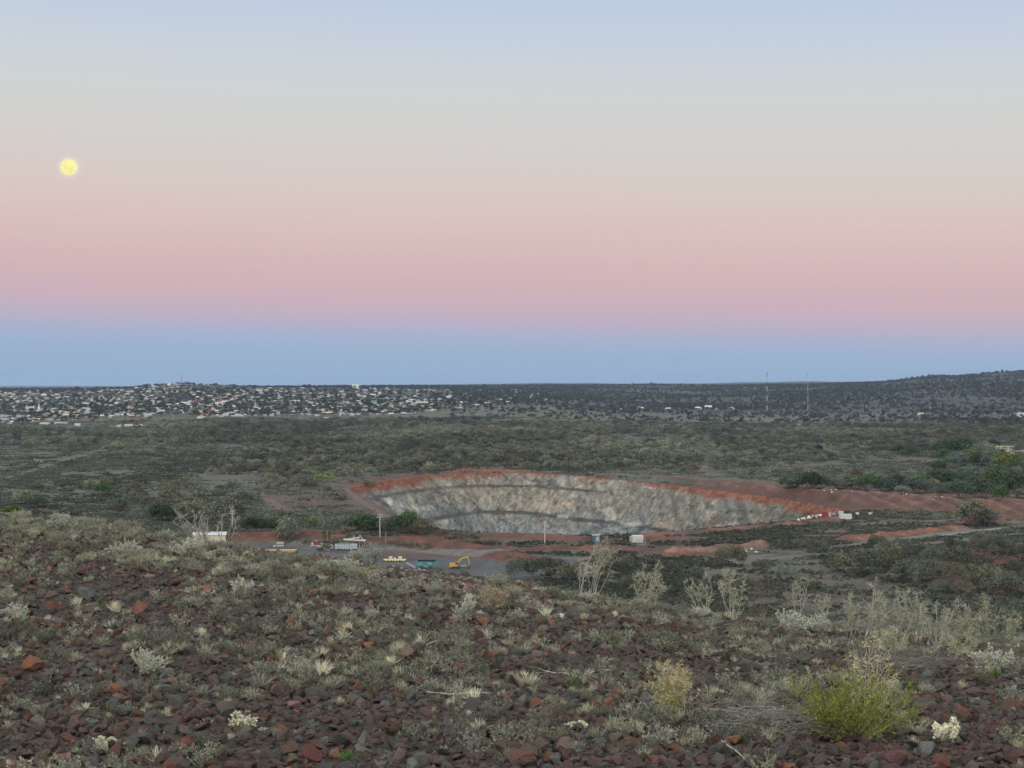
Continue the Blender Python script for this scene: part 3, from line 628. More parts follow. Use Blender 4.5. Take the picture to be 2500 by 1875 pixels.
HERO = [(335,1500,60,'orange'),(500,1450,38,'orange'),(465,1476,28,'orange'),(407,1466,36,'red-brown'),(76,1428,34,'brick-red'),(199,1443,30,'brick-red'),(123,1490,42,'brick-red'),(209,1466,62,'grey-green'),(614,1482,34,'orange'),
 (607,1502,48,'brown'),(620,1592,46,'pink'),(76,1640,62,'orange'),(105,1662,62,'brown'),(16,1606,44,'grey-green'),(418,1748,50,'maroon'),(452,1828,50,'orange'),(313,1866,56,'salmon'),(100,1878,68,'salmon'),(206,1794,40,'brown'),(541,1816,30,'maroon'),
 (515,1880,52,'orange'),(970,1514,38,'salmon'),(834,1542,38,'orange'),(707,1528,30,'salmon'),(859,1496,40,'dark grey'),(711,1448,44,'brown'),(714,1396,36,'brick-red'),(780,1412,22,'brick-red'),(945,1430,36,'brick-red'),(1176,1528,46,'orange'),
 (1109,1526,40,'pink'),(989,1608,56,'pink'),(997,1634,38,'brown'),(1006,1670,30,'brown'),(1040,1668,26,'maroon'),(1078,1684,32,'orange'),(1233,1718,46,'orange'),(1197,1722,22,'tan'),(1281,1724,44,'brown'),(717,1732,44,'pink'),(758,1862,76,'brick-red'),
 (961,1832,56,'grey-green'),(1283,1862,56,'brick-red'),(977,1778,22,'tan'),(1545,1768,40,'tan'),(1502,1764,36,'brown'),(1675,1782,44,'purple-brown'),(1371,1750,54,'brown'),(1308,1724,30,'red-brown'),(1330,1762,40,'pink'),(1306,1794,40,'orange'),
 (1640,1816,54,'brown'),(1590,1826,46,'grey-green'),(1596,1860,36,'orange'),(1548,1824,44,'red-brown'),(1465,1820,40,'grey-green'),(1287,1880,64,'maroon'),(1345,1866,50,'brick-red'),(1664,1842,32,'red-brown'),(1642,1880,44,'purple-brown'),(1792,1820,48,'orange'),
 (1800,1846,34,'brown'),(1700,1802,30,'orange'),(1863,1826,52,'maroon'),(1822,1862,56,'brown'),(1762,1736,46,'red-brown'),(1822,1646,46,'brown'),(1850,1626,24,'tan'),(1529,1530,50,'tan'),(1332,1472,44,'red-brown'),(1308,1592,38,'brick-red'),(1252,1572,34,'brick-red'),
 (1402,1608,28,'tan'),(1716,1576,22,'brick-red'),(1488,1724,30,'brick-red'),(2182,1872,96,'maroon'),(2112,1866,50,'brick-red'),(2118,1816,34,'brick-red'),(2160,1816,24,'brown'),(2086,1832,34,'maroon'),(2306,1634,38,'brick-red'),(2021,1678,24,'orange'),
 (2430,1696,26,'orange'),(1901,1586,22,'brick-red'),(1882,1572,30,'maroon'),(1927,1886,46,'orange'),(2303,1858,42,'maroon'),(2132,1588,24,'dark grey'),(633,1358,26,'brick-red'),(92,1298,24,'brick-red'),(12,1308,30,'red-brown'),(165,1338,30,'maroon'),(190,1352,24,'red-brown'),
 (300,1322,30,'maroon'),(2470,1870,50,'maroon'),(2380,1720,30,'maroon'),(25,1868,40,'red-brown'),(1170,1842,44,'red-brown'),(1050,1560,34,'dark grey'),(560,1560,36,'dark grey')]
for k, (px, py, w, cn) in enumerate(HERO):
    put_rock(px, py, w, cn, seed=k, flat=.95 if w < 80 else .7)
for k, (px, py, w) in enumerate([(139,1426,10),(206,1418,8),(765,1646,10),(480,1772,7),(400,1791,7),(922,1640,9),(2397,1862,22),(1480,1757,8)]):
    put_rock(px, py, w, 'white', f'small white quartz pebble {near_lm(px, py)}', seed=k + 900)
# more rocks one can tell apart, scattered where the photo shows stones
rngR = random.Random(5); taken = [(h[0], h[1], h[2]) for h in HERO]; nrk = 0
rng = np.random.default_rng(77)
while nrk < 185:
    px = rng.uniform(-20, 2520); py = rng.uniform(1330, 1880); cy = CY + F * float(crest_t(np.array([px]))[0])
    if py < cy + 22: continue
    w = rng.uniform(26, 50) * (.55 + .45 * (py - 1330) / 540) * (1 + .4 * (rng.random() < .12))
    if any(abs(px - a) < (w + c) * .5 and abs(py - b) < (w + c) * .3 for a, b, c in taken): continue
    cn = rng.choice(['dark grey', 'purple-brown', 'red-brown', 'orange', 'grey-green', 'brick-red', 'brown', 'pink', 'maroon'], p=[.22, .2, .16, .05, .1, .06, .12, .03, .06])
    put_rock(px, py, w, cn, seed=nrk + 300); taken.append((px, py, w)); nrk += 1

# gravel: tens of thousands of stones nobody could count
def hill_pts(n, r0, r1, powr, seed, over=1.25, half=19.0):
    rng = np.random.default_rng(seed); u = rng.random(n); e = 2 - powr
    r = (r0 ** e + u * (r1 ** e - r0 ** e)) ** (1 / e); th = rad(1) * rng.uniform(-half, half, n)
    x, y = r * np.sin(th), r * np.cos(th); px = pixx(x, y); rc = 2 * EYE / crest_t(px)
    m = r < rc * over; return x[m], y[m], r[m], px[m]
stone_cols = [('dark grey', 5), ('purple-brown', 6), ('red-brown', 3.2), ('brown', 6), ('grey-green', 3.2), ('maroon', 1.6), ('brick-red', .4), ('orange', .5)]
prot = []; widx = []
for k, (cn, wt) in enumerate(stone_cols):
    for v in range(3):
        prot.append(proto(f'stone_{k:02d}_{v}', ROCKS[(k * 3 + v) % 8], RC[cn])); widx.append(wt)
widx = np.array(widx, float); widx /= widx.sum()
x, y, r, px = hill_pts(150000, 5.5, 48, 1.25, 1)
rng = np.random.default_rng(2); dens = fbm(x / 1.2, y / 1.2, 61); keep = rng.random(len(x)) < np.clip(.9 + 1.4 * dens - .012 * (r - 8), .2, 1)
x, y, r = x[keep], y[keep], r[keep]; s = np.clip(rng.lognormal(math.log(.0165), .62, len(x)), .006, .06) * (1 + .012 * (r - 6)) 
z = gz(x, y) + s * rng.uniform(-.1, .5, len(s))
S3 = np.stack([s * rng.uniform(.8, 1.3, len(s)), s, s * rng.uniform(.6, 1.15, len(s))], 1)
scatter('gravel', np.stack([x, y, z], 1), S3, prot, 'dark red-brown gravel of broken stone covering the slope', 'gravel', 3, tilt=.6, idx=rng.choice(len(prot), len(x), p=widx))
# pale pebbles along the bare crest above the yard
rng = np.random.default_rng(12); u = rng.random(5200); ppx = 700 + 620 * u; x = []; y = []
lo = np.interp(ppx, [700,860,1000,1150,1320], [1346,1366,1390,1414,1462]) + rng.uniform(0, 1, 5200) ** 1.6 * np.interp(ppx, [700,1000,1320], [22,46,24])
P = np.array([tuple(at(a, b)) for a, b in zip(ppx, lo)]); P = P[P[:, 1] < 80]; s = np.clip(rng.lognormal(math.log(.028), .4, len(P)), .012, .07)
scatter('pale_pebbles', P, s, [proto(f'pebble_{i}', ROCKS[i], c) for i, c in enumerate([(.24,.20,.175), (.19,.15,.13), (.30,.26,.225), (.12,.085,.07), (.15,.09,.07)])], 'pale pinkish pebbles along the bare crest above the yard', 'pebbles', 13, tilt=.3)

# ------------------------------------------------------------------ small plants
def tuft_mesh(seed, n, h, spread, col, colv=.35, wid=.0035, tip=(1.25, 1.2, 1.05)):
    rng = np.random.default_rng(seed); mb = MB(); V = []; Qs = []; Cc = []
    for i in range(n):
        a = rng.uniform(0, 6.28); b = abs(rng.normal(0, spread)); hh = h * rng.uniform(.45, 1.1); r0 = h * .22 * math.sqrt(rng.random()); a0 = rng.uniform(0, 6.28)
        base = np.array([r0 * math.cos(a0), r0 * math.sin(a0), -.01]); d = np.array([math.cos(a) * math.sin(b), math.sin(a) * math.sin(b), math.cos(b)])
        side = unit(np.cross(d, (rng.normal(), rng.normal(), .2))); w = wid * rng.uniform(.7, 1.3); c = np.array(col) * (1 + rng.uniform(-colv, colv))
        k = len(V)
        for t, ww in ((0, 1), (.4, .9), (.75, .6), (1, .12)):
            p = base + d * hh * t + np.array([d[0], d[1], -.5]) * hh * .35 * t * t * rng.uniform(.2, 1)
            V += [p - side * w * ww, p + side * w * ww]; cc = c * (1 + (np.array(tip) - 1) * t); Cc += [cc, cc]
        Qs += [(k + 2 * q, k + 2 * q + 1, k + 2 * q + 3, k + 2 * q + 2) for q in range(3)]
    mb.V.append(np.array(V)); mb.c.append(np.clip(np.array(Cc), 0, 1)); mb.Q.append(np.array(Qs)); mb.n = len(V)
    return mb.mesh('grass_blades', M_leaf)
STRAW = (.355, .36, .29); SAGE = (.255, .262, .215); GREEN = (.10, .17, .055)
T_straw = [tuft_mesh(20 + i, 120, .115, .55, STRAW, wid=.0022) for i in range(4)]
T_sage = [tuft_mesh(30 + i, 110, .09, .75, SAGE, wid=.0024) for i in range(4)]
T_green = [tuft_mesh(40 + i, 110, .11, .6, GREEN, wid=.004, tip=(1.3, 1.2, 1)) for i in range(3)]

def shrub_parts(seed, h, w, stems, leaf, lw, nleaf, sc, lc, thick=.006, wander=.25, sub=4, updir=.9, leafup=.4, bare=.15, lcv=.25, sides=3, root=.04, twig=.35, topw=None, nsub2=0, blossoms=0, nflow=0, skew=(0, 0), zlo=.7):
    """stems rising from one root, side twigs, small leaves along them; returns (stem builder, leaf builder, flower builder)"""
    rng = np.random.default_rng(seed); st = MB(); lf = MB(); fl = MB(); LP = []; LD = []; tips = []
    def path(p, d, L_, nseg, wob, lift):
        P = [p]
        for i in range(nseg):
            d = unit(d + rng.normal(0, wob, 3) + np.array([0, 0, lift])); P.append(P[-1] + d * L_ / nseg)
        return np.array(P)
    for i in range(stems):
        a = rng.uniform(0, 6.28); rr = math.sqrt(rng.random()); tgt = np.array([w / 2 * rr * math.cos(a) + skew[0], w / 2 * rr * math.sin(a) + skew[1], h * (1 - .35 * rr * rr) * rng.uniform(zlo, 1.02)])
        p0 = np.array([rng.normal(0, root), rng.normal(0, root), -.02]); L_ = np.linalg.norm(tgt - p0) * 1.03
        d0 = unit(tgt - p0 + np.array([0, 0, h * .3 * updir])); P = path(p0, d0, L_, 7, wander * .5, .02); P = P + (tgt - P[-1]) * (np.linspace(0, 1, 8)[:, None] ** 1.2)
        st.tube(P, np.linspace(thick, thick * .35, len(P)), sides, np.array(sc) * rng.uniform(.8, 1.2)); tips.append(P[-1])
        for k in range(sub):
            t = rng.uniform(bare, 1); q = P[0] + 0; f = t * 7; i0_ = min(int(f), 6); q = P[i0_] + (P[i0_ + 1] - P[i0_]) * (f - i0_); dd = unit(P[i0_ + 1] - P[i0_])
            d = unit(dd + rng.normal(0, .75, 3) + np.array([0, 0, .25])); B = path(q, d, h * twig * rng.uniform(.4, 1) * (1.1 - .5 * t), 4, wander, .05)
            st.tube(B, np.linspace(thick * .5, thick * .25, len(B)), sides, np.array(sc) * rng.uniform(.8, 1.25)); tips.append(B[-1])
            segs = [B]
            for k2 in range(nsub2):
                j = rng.integers(1, 4); d2 = unit(unit(B[j + 1] - B[j]) + rng.normal(0, .8, 3)); B2 = path(B[j], d2, h * twig * .4 * rng.uniform(.4, 1), 3, wander, .03)
                st.tube(B2, np.linspace(thick * .35, thick * .2, len(B2)), 3, np.array(sc) * rng.uniform(.8, 1.25)); segs.append(B2); tips.append(B2[-1])
            for S_ in segs:
                m = max(1, int(nleaf * len(S_) / 5)); f = rng.uniform(0, len(S_) - 1.001, m); ii_ = f.astype(int); LP.append(S_[ii_] + (S_[ii_ + 1] - S_[ii_]) * (f - ii_)[:, None]); LD.append(unit(S_[ii_ + 1] - S_[ii_]))
        m = nleaf; f = rng.uniform(bare * 7, 6.99, m); ii_ = f.astype(int); LP.append(P[ii_] + (P[ii_ + 1] - P[ii_]) * (f - ii_)[:, None]); LD.append(unit(P[ii_ + 1] - P[ii_]))
    if nleaf:
        LP = np.concatenate(LP); LD = np.concatenate(LD); n = len(LP)
        U = unit(LD * .5 + rng.normal(0, .6, (n, 3)) + np.array([0, 0, leafup])); Vd = unit(np.cross(U, rng.normal(size=(n, 3))))
        col = np.array(lc) * (1 + rng.uniform(-lcv, lcv, (n, 1))) * (1 + rng.normal(0, .05, (n, 3)))
        lf.leaves(LP, U, Vd, leaf * rng.uniform(.6, 1.2, n), lw * rng.uniform(.7, 1.2, n), np.clip(col, .01, .9))
    for k in range(nflow):
        c = tips[rng.integers(len(tips))] + rng.normal(0, .004, 3)
        for q in range(5):
            a = q * 1.257; U = unit(np.array([[math.cos(a), math.sin(a), .5]])); fl.leaves([c], U, np.cross(U, (0, 0, 1.)), [blossoms], [blossoms * .8], (.75, .60, .10))
    return st, lf, fl
def make_plant(name, label, cat, stem_l='stem', leaf_l='foliage', group=None, **kw):
    t = empty(name, label, cat, group=group); st, lf, fl = shrub_parts(**kw)
    o = st.build('stems', M_stem, t)
    if lf.n: lf.build('foliage', M_leaf, t)
    if fl.n: fl.build('flowers', M_leaf, t)
    return t
def place(t, px, py, wpx=None, base_w=1.0, rz=0, sc=None):
    p = at(px, py); s = sc if sc else wpx * p.y / F / base_w
    t.location = (p.x, p.y, p.z - .01 * s); t.scale = (s,) * 3 if not hasattr(s, '__len__') else s; t.rotation_euler = (0, 0, rz); return t
# silver saltbushes: prototypes 1 m wide
SILV = (.47, .485, .405); CREAM = (.62, .62, .47)
silver = []
for i in range(4):
    t = make_plant('silver_bush', 'x', 'shrub', seed=60 + i, h=.62, w=1.0, stems=30, leaf=.042, lw=.025, nleaf=22, sc=(.26,.23,.18), lc=SILV, thick=.010, sub=5, twig=.4, lcv=.3, updir=1.0); silver.append(t)
cream = make_plant('cream_plant', 'x', 'plant', seed=70, h=.72, w=1.0, stems=20, leaf=.11, lw=.075, nleaf=12, sc=(.30,.29,.2), lc=CREAM, thick=.014, sub=3, twig=.3, lcv=.2, updir=1.0)
def setcol(t, c):
    for o in KIDS.get(t.name, []): o.color = (*c, 1)
usedp = set()
def plant(src, px, py, wpx, label, cat, group=None, tint=(1, 1, 1), rz=None, hs=1.0, pname=None):
    p = at(px, py); s = wpx * p.y / F; rz = (px * 1.7) % 6.28 if rz is None else rz
    if src.name not in usedp:
        usedp.add(src.name); t = src; tag(t, label, cat, group); t.location = (p.x, p.y, p.z - .015 * s); t.scale = (s, s, s * hs); t.rotation_euler = (0, 0, rz); SRC[src.name] = 1
        setcol(t, tint); return t
    t = copy_tree(src, (p.x, p.y, p.z - .015 * s), rz, (s, s, s * hs), label, cat, group, color=tint)
    return t
SRC = {}
named = [(silver[0],152,1304,84,1.0,'silver-grey bush on the left crest beside the green bush'),(silver[1],60,1262,44,1.0,'small pale blue-grey bush touching the green bush at the far left'),(silver[2],300,1370,96,.9,'wide silver bush below the left crest, left of the white shed'),
 (silver[3],348,1384,60,1,'yellowish silver bush just under the wide one on the left rise'),(silver[0],459,1362,110,.8,'broad pale bush in front of the white shed'),(silver[1],142,1256,54,.7,'low grey bush on the skyline of the left crest'),
 (silver[2],585,1458,78,1,'round pale silver bush right of the orange rocks on the left'),(silver[3],38,1512,80,.8,'pale grey bush at the left edge of the slope'),(silver[0],1135,1516,74,1.3,'upright silver shrub below the excavator'),
 (silver[1],907,1510,36,1.2,'small silver plant left of the salmon rock'),(silver[2],1437,1470,56,.8,'silver cushion bush at the foot of the tall dry shrub'),(silver[3],1706,1512,78,.7,'silver bush on the crest right of the flowering shrub'),
 (silver[0],1942,1548,130,.75,'wide grey twiggy bush at the foot of the crooked sapling'),(silver[1],2002,1552,66,1.4,'leafy grey bush right of the crooked sapling'),(silver[2],2425,1640,120,.8,'pale leafy bush near the right edge below the thicket'),
 (silver[3],1255,1452,56,.7,'yellow-grey bush on the crest left of the tall dry shrub'),(silver[1],875,1352,60,1.1,'blue-grey bush standing before the yard machinery'),(silver[2],640,1300,50,1.1,'pale bush behind the crest'),
 (silver[3],835,1392,84,.6,'dense silver bush on the hump before the yard'),(silver[0],890,1408,66,.6,'yellow-green silver bush on the right of the hump'),(silver[0],365,1650,112,1.0,'wide grey-green bush with pale tips at left'),
 (silver[1],329,1556,62,.6,'low pale bush above the wide grey-green one at left'),(silver[2],2020,1672,60,1.0,'silver sprigs behind the left of the bright green bush'),(silver[3],1560,1478,50,.8,'low grey bush beneath the flowering shrub')]
named = [n for n in named if n[5] != 'pale bush behind the crest']
for s_, px, py, w, hs, lb in named: plant(s_, px, py, w, lb, 'shrub', 'silver bushes', hs=hs, tint=(1.0, 1.0, 1.0) if 'yellow' not in lb else (1.0, .97, .8))
tall_silver = make_plant('silver_bush', 'tall blue-grey bush standing left of the yellow trailer', 'shrub', seed=66, h=1.25, w=.9, stems=22, leaf=.06, lw=.035, nleaf=20, sc=(.26,.25,.22), lc=(.36,.40,.38), thick=.012, sub=6, twig=.25, updir=1.3)
place(tall_silver, 914, 1370, 46, .9)
for px, py, w, lb in [(592,1784,72,'bright cream leafy plant at lower left'),(641,1786,28,'small cream sprig right of the bright cream plant'),(253,1826,74,'low cream plant among stones in the lower left corner'),(322,1812,26,'tiny cream plant right of the low cream one'),
      (2312,1814,92,'bright cream plant in the lower right corner'),(1410,1782,56,'low cream-flowered plant left of the tan rock'),(1165,1788,0,'')]:
    if w: plant(cream, px, py, w, lb, 'plant', 'cream-leaved plants', hs=.9 if px in (592, 2312) else .6)
# more silver bushes thick on the left crest
rng = np.random.default_rng(91); cnt = 0
while cnt < 235:
    px = rng.uniform(0, 980) if rng.random() < .75 else rng.uniform(980, 2500); cy = CY + F * float(crest_t(np.array([px]))[0])
    py = cy + 3 + abs(rng.normal(0, 1)) * (60 if px < 700 else (24 if px < 980 else 45)); w = rng.uniform(18, 52)
    if px > 930 and px < 1350 and py < 1440: continue
    if 560 < px < 1000 and py < cy + 16: continue
    t = plant(silver[rng.integers(4)], px, py, w, ('%s silver-grey bush ' % ('small' if w < 32 else 'rounded')) + near_lm(px, py), 'shrub', 'silver bushes', tint=tuple(np.array([1, 1, 1.]) * rng.uniform(.45, .95) * (1, 1, rng.uniform(.86, 1))), hs=rng.uniform(.6, 1.1))
    cnt += 1
# grass tufts: the largest one by one, the rest as cover
def tuft(me, px, py, wpx, label, group, cat='grass tuft', tint=(1, 1, 1), name='grass_tuft'):
    p = at(px, py); s = wpx * p.y / F / .2; o = link(name, me, loc=(p.x, p.y, p.z), color=tint); o.scale = (s,) * 3; o.rotation_euler = (0, 0, (px * 2.3) % 6.28); return tag(o, label, cat, group)
for k, (px, py, w, lb) in enumerate([(897,1706,42,'green grass tuft in the centre of the slope'),(850,1856,64,'dark green tuft at the bottom edge beside the brick-red rock'),(973,1666,36,'green-grey rosette left of the upright brown rock'),(904,1540,40,'soft green tuft below the small silver plant'),
      (821,1404,40,'dark green tuft under the silver bush on the hump'),(500,1606,36,'vivid green tuft right of the wide grey-green bush'),(240,1480,44,'green tuft left of the big orange rock'),(66,1538,40,'green tuft near the left edge'),(392,1386,44,'green clump under the silver bushes of the left rise'),
      (1555,1872,44,'green sprig at the bottom edge below the tan rocks'),(2430,1655,60,'green clump under the pale leafy bush at right'),(575,1706,26,'small green tuft above the bright cream plant'),(1400,1680,50,'green-grey clump by the fallen dead branch'),(1138,1590,34,'dull green tuft beside the straw tufts')]):
    tuft(T_green[k % 3], px, py, w, lb, 'green tufts', tint=(1, 1, 1) if k % 2 == 0 else (.8, .85, .9))
rng = np.random.default_rng(101); cnt = 0; heroT = [(866,1646,52),(787,1596,40),(1138,1616,44),(735,1640,50),(690,1690,34),(50,1730,50),(20,1780,50),(240,1650,44),(1060,1740,36),(830,1720,44),(1180,1775,30),(560,1720,44),(1360,1330,0),(2230,1820,50),(2350,1680,44),(1600,1770,36),(2260,1690,60)]
for px, py, w in heroT:
    if w: tuft(T_straw[cnt % 4], px, py, w, 'pale straw-coloured grass tuft ' + near_lm(px, py), 'straw grass tufts'); cnt += 1
while cnt < 285:
    px = rng.uniform(-10, 2510); py = rng.uniform(1300, 1878); cy = CY + F * float(crest_t(np.array([px]))[0])
    if py < cy + 8: continue
    if fbm(np.array(px / 130), np.array(py / 60), 5) * 2 + .55 < rng.random() * .9 + (.25 if py > 1700 else 0): continue
    w = rng.uniform(20, 46) * (.6 + .4 * (py - 1300) / 570); sg = rng.random() < .5
    tuft((T_sage if sg else T_straw)[rng.integers(4)], px, py, w, ('grey-green low grass tuft ' if sg else 'pale straw-coloured grass tuft ') + near_lm(px, py), 'grey-green grass tufts' if sg else 'straw grass tufts', tint=tuple(np.ones(3) * rng.uniform(.55, 1.25))); cnt += 1
x, y, r, px = hill_pts(24000, 6, 50, 1.1, 11); rng = np.random.default_rng(14); dn = fbm(x / .9, y / .9, 62); bare = ss(600, 680, px) * ss(1330, 1240, px) * ss(.62, .8, r / (2 * EYE / crest_t(px))); keep = rng.random(len(x)) < np.clip(.27 + 3.6 * dn + .010 * (r - 9), .03, 1) * (1 - .93 * bare); x, y, r = x[keep], y[keep], r[keep]
herbs = [shrub_parts(seed=200 + i, h=.5, w=1.0, stems=12, leaf=.06, lw=.028, nleaf=9, sc=(.17,.155,.125), lc=(.225,.232,.19), thick=.008, sub=3, twig=.4) for i in range(3)]
def joined(st, lf, name):
    m = MB(); m.V = st.V + lf.V; m.c = st.c + lf.c; q = [a for a in st.Q] + [a + st.n for a in lf.Q]; m.Q = q; m.T = st.T; m.n = st.n + lf.n; return m.mesh(name, M_leaf)
H_me = [joined(a, b, 'herb') for a, b, _ in herbs]
pr = [proto(f'cover_{i}', m, c) for i, (m, c) in enumerate([(T_straw[0], (1.1,1.1,1.1)), (T_straw[2], (.8,.82,.8)), (T_sage[0], (1.1,1.1,1.1)), (T_sage[1], (.7,.7,.7)), (H_me[0], (1,1,1)), (H_me[1], (1.2,1.2,1.1)), (H_me[2], (.75,.8,.7))])]
idx = rng.choice(7, len(x), p=[.1, .14, .2, .2, .14, .1, .12]); s = np.where(idx < 4, np.clip(rng.lognormal(-.72, .4, len(x)), .2, .95), rng.uniform(.07, .26, len(x))) * (1 + .01 * (r - 8)); gm = np.clip(rng.lognormal(0, .28, len(x)), .5, 1.45)
scatter('ground_cover', np.stack([x, y, gz(x, y)], 1), s, pr, 'sparse grey-green herbs and dry grass between the stones', 'ground cover', 15, tilt=.25, idx=idx, mul=gm)

# the bright green bush, the dry yellow shrub and the tall dry shrubs
gb = make_plant('green_bush', 'bright green leafy bush in the lower right foreground', 'bush', seed=300, h=.66, w=1.25, stems=115, leaf=.036, lw=.008, nleaf=12, sc=(.26,.235,.13), lc=(.165,.205,.034), thick=.0032, sub=5, twig=.35, lcv=.65, updir=.3, zlo=.35, root=.07, leafup=.7, bare=.25)
place(gb, 2085, 1800, 318, 1.15)
dry = make_plant('dry_stalks', 'dry tan stalks with yellow flowers rising behind the bright green bush', 'plant', seed=301, h=.62, w=.5, stems=26, leaf=.05, lw=.008, nleaf=5, sc=(.36,.33,.23), lc=(.40,.37,.25), thick=.003, sub=4, twig=.3, updir=.7, root=.05, blossoms=.016, nflow=7, leafup=-.3)
place(dry, 2125, 1758, sc=.86)
yl = make_plant('dry_yellow_shrub', 'dry yellow shrub with narrow drooping leaves and a taller tip', 'shrub', seed=302, h=.74, w=.62, stems=40, leaf=.072, lw=.0105, nleaf=10, sc=(.30,.25,.14), lc=(.50,.455,.26), thick=.0035, sub=4, twig=.26, lcv=.3, updir=.8, root=.05, leafup=-.25, bare=.12, skew=(.02, 0))
place(yl, 1630, 1752, 128, .62)
ysp, ylf, _ = shrub_parts(seed=303, h=.80, w=.10, stems=3, leaf=.045, lw=.008, nleaf=10, sc=(.34,.22,.11), lc=(.46,.32,.16), thick=.0035, sub=5, twig=.12, updir=1, leafup=.3, bare=.5, skew=(.16, 0))
ylf.build('tip_leaves', M_leaf, yl)
def tallshrub(px, py, hpx, wpx, label, seed, **kw):
    p = at(px, py); sc = p.y / F; a = dict(h=hpx * sc * 1.08, w=wpx * sc * 1.1, stems=7, leaf=.034, lw=.006, nleaf=6, sc=(.32,.305,.25), lc=(.38,.385,.28), thick=.0046, sub=7, nsub2=2, twig=.3, updir=.55, root=.02, bare=.38, wander=.4); a.update(kw)
    t = make_plant('tall_dry_shrub', label, 'shrub', seed=seed, group='tall dry shrubs along the crest', **a); t.location = (p.x, p.y, p.z - .02); return t
tallshrub(1418, 1466, 150, 60, 'bare leaning stems left of the tall dry shrub', 320, stems=3, nleaf=2, skew=(.02, 0), thick=.007)
tallshrub(1448, 1450, 172, 110, 'tall dense dry shrub on the crest in front of the pit', 321, stems=9, nleaf=7, sub=9, nsub2=3, lw=.007, twig=.24, bare=.42, sc=(.37,.35,.28), lc=(.40,.385,.28), skew=(.10, 0))
tallshrub(1585, 1486, 116, 92, 'flowering shrub with scattered pale yellow blossoms on the crest', 322, stems=10, nleaf=9, blossoms=.018, nflow=11)
tallshrub(1730, 1500, 118, 90, 'open shrub leaning left above the silver bush', 323, stems=6, nleaf=6, skew=(-.14, 0), thick=.008, bare=.35)
tallshrub(1788, 1516, 132, 100, 'wispy shrub with yellow buds right of the leaning one', 324, stems=7, nleaf=8, blossoms=.014, nflow=4, bare=.3)
tallshrub(1868, 1522, 126, 66, 'faint thin brown shrub left of the crooked sapling', 325, stems=5, nleaf=3, sc=(.16,.13,.10), lc=(.17,.15,.10), thick=.004)
tallshrub(1950, 1508, 134, 76, 'crooked bare sapling with a forked top on the right crest', 326, stems=3, nleaf=3, thick=.009, bare=.5, sub=9, nsub2=3, twig=.33, sides=5)
tallshrub(2016, 1530, 96, 90, 'twiggy shrub leaning right of the crooked sapling', 327, stems=6, nleaf=7)
tallshrub(2113, 1568, 186, 76, 'tallest thin pole-like stem left of the thicket', 328, stems=2, nleaf=3, thick=.007, sub=5, bare=.45, sides=4, twig=.22)
for k, (px, py, h, w) in enumerate([(2075,1560,110,70),(2150,1574,150,70),(2200,1570,130,90),(2240,1580,125,90),(2290,1584,118,90),(2330,1590,120,90),(2372,1580,100,80),(2417,1562,110,60),(2464,1552,82,50),(2180,1600,80,90),(2350,1606,70,100)]):
    tallshrub(px, py, h, w, ['dry shrub at the left end of the thicket','tall dry shrub just right of the pole-like stem','dry shrub with forked grey twigs inside the thicket','dense dry shrub in the middle of the thicket','dry shrub with drooping tips right of the thicket middle','bushy dry shrub on the right half of the thicket','dry yellowish shrub near the right end of the thicket','narrow upright shrub right of the thicket','short dry shrub nearest the right edge','low dry growth under the left of the thicket','low dry growth under the right of the thicket'][k], 340 + k, stems=8, nleaf=6, sub=7, sc=(.29,.275,.23) if k % 2 else (.35,.33,.28), lc=(.33,.34,.25) if k < 6 else (.40,.40,.26))
tallshrub(1201, 1492, 72, 82, 'tan twiggy shrub right of the upright silver shrub', 360, stems=16, nleaf=6, sc=(.33,.27,.19), lc=(.34,.29,.2))
tallshrub(1210, 1440, 44, 60, 'small pale shrub on the crest by the dark bushes', 361, stems=12, nleaf=9, lc=(.36,.36,.28))
tallshrub(506, 1338, 118, 130, 'bare grey branching shrub rising in front of the white shed', 362, stems=9, nleaf=0, thick=.011, sub=8, nsub2=3, skew=(-.35, 0), bare=.2, sides=4, twig=.25, sc=(.28,.27,.24))
tallshrub(544, 1330, 108, 62, 'slender bare sapling right of the white shed', 363, stems=4, nleaf=0, thick=.009, sub=9, nsub2=3, bare=.4, sides=4, sc=(.29,.28,.25))
tallshrub(34, 1266, 38, 42, 'small green bush on the skyline at the far left', 364, stems=30, nleaf=20, leaf=.07, lw=.03, lc=(.14,.19,.06), sc=(.15,.14,.07), name='x') if False else None
p = at(30, 1266); g2 = make_plant('green_bush', 'small green bush on the skyline at the far left', 'bush', seed=364, h=34 * p.y / F, w=44 * p.y / F, stems=40, leaf=.06, lw=.02, nleaf=20, sc=(.15,.14,.07), lc=(.13,.18,.06), thick=.006, sub=5); g2.location = p
# dead twigs and branches on the ground
def twigs(name, label, px0, py0, px1, py1, n, seed, L_=(.15, .5), th=.003, col=(.24,.22,.19)):
    rng = np.random.default_rng(seed); mb = MB(); c = at((px0 + px1) / 2, (py0 + py1) / 2)
    for i in range(n):
        u, v = rng.normal(.5, .24, 2); p = np.array(at(px0 + (px1 - px0) * np.clip(u, 0, 1), py0 + (py1 - py0) * np.clip(v, 0, 1))); a = rng.normal(0, .5) + (3.14 if rng.random() < .5 else 0); l = rng.uniform(*L_); P = []
        bow = rng.normal(0, .25)
        for t in np.linspace(-.5, .5, 6):
            q = p + np.array([math.cos(a + bow * t * 2), math.sin(a + bow * t * 2), 0]) * l * t; q[2] = float(gz(q[0], q[1])[0]) + .012 + .05 * rng.random() + .06 * (.25 - t * t); P.append(q - np.array(c))
        mb.tube(P, np.linspace(th, th * .4, 6) * rng.uniform(.6, 1.3), 3, np.array(col) * rng.uniform(.7, 1.25))
    o = mb.build(name, M_stem); o.location = c; return tag(o, label, 'dead branches' if n > 12 else 'branch')
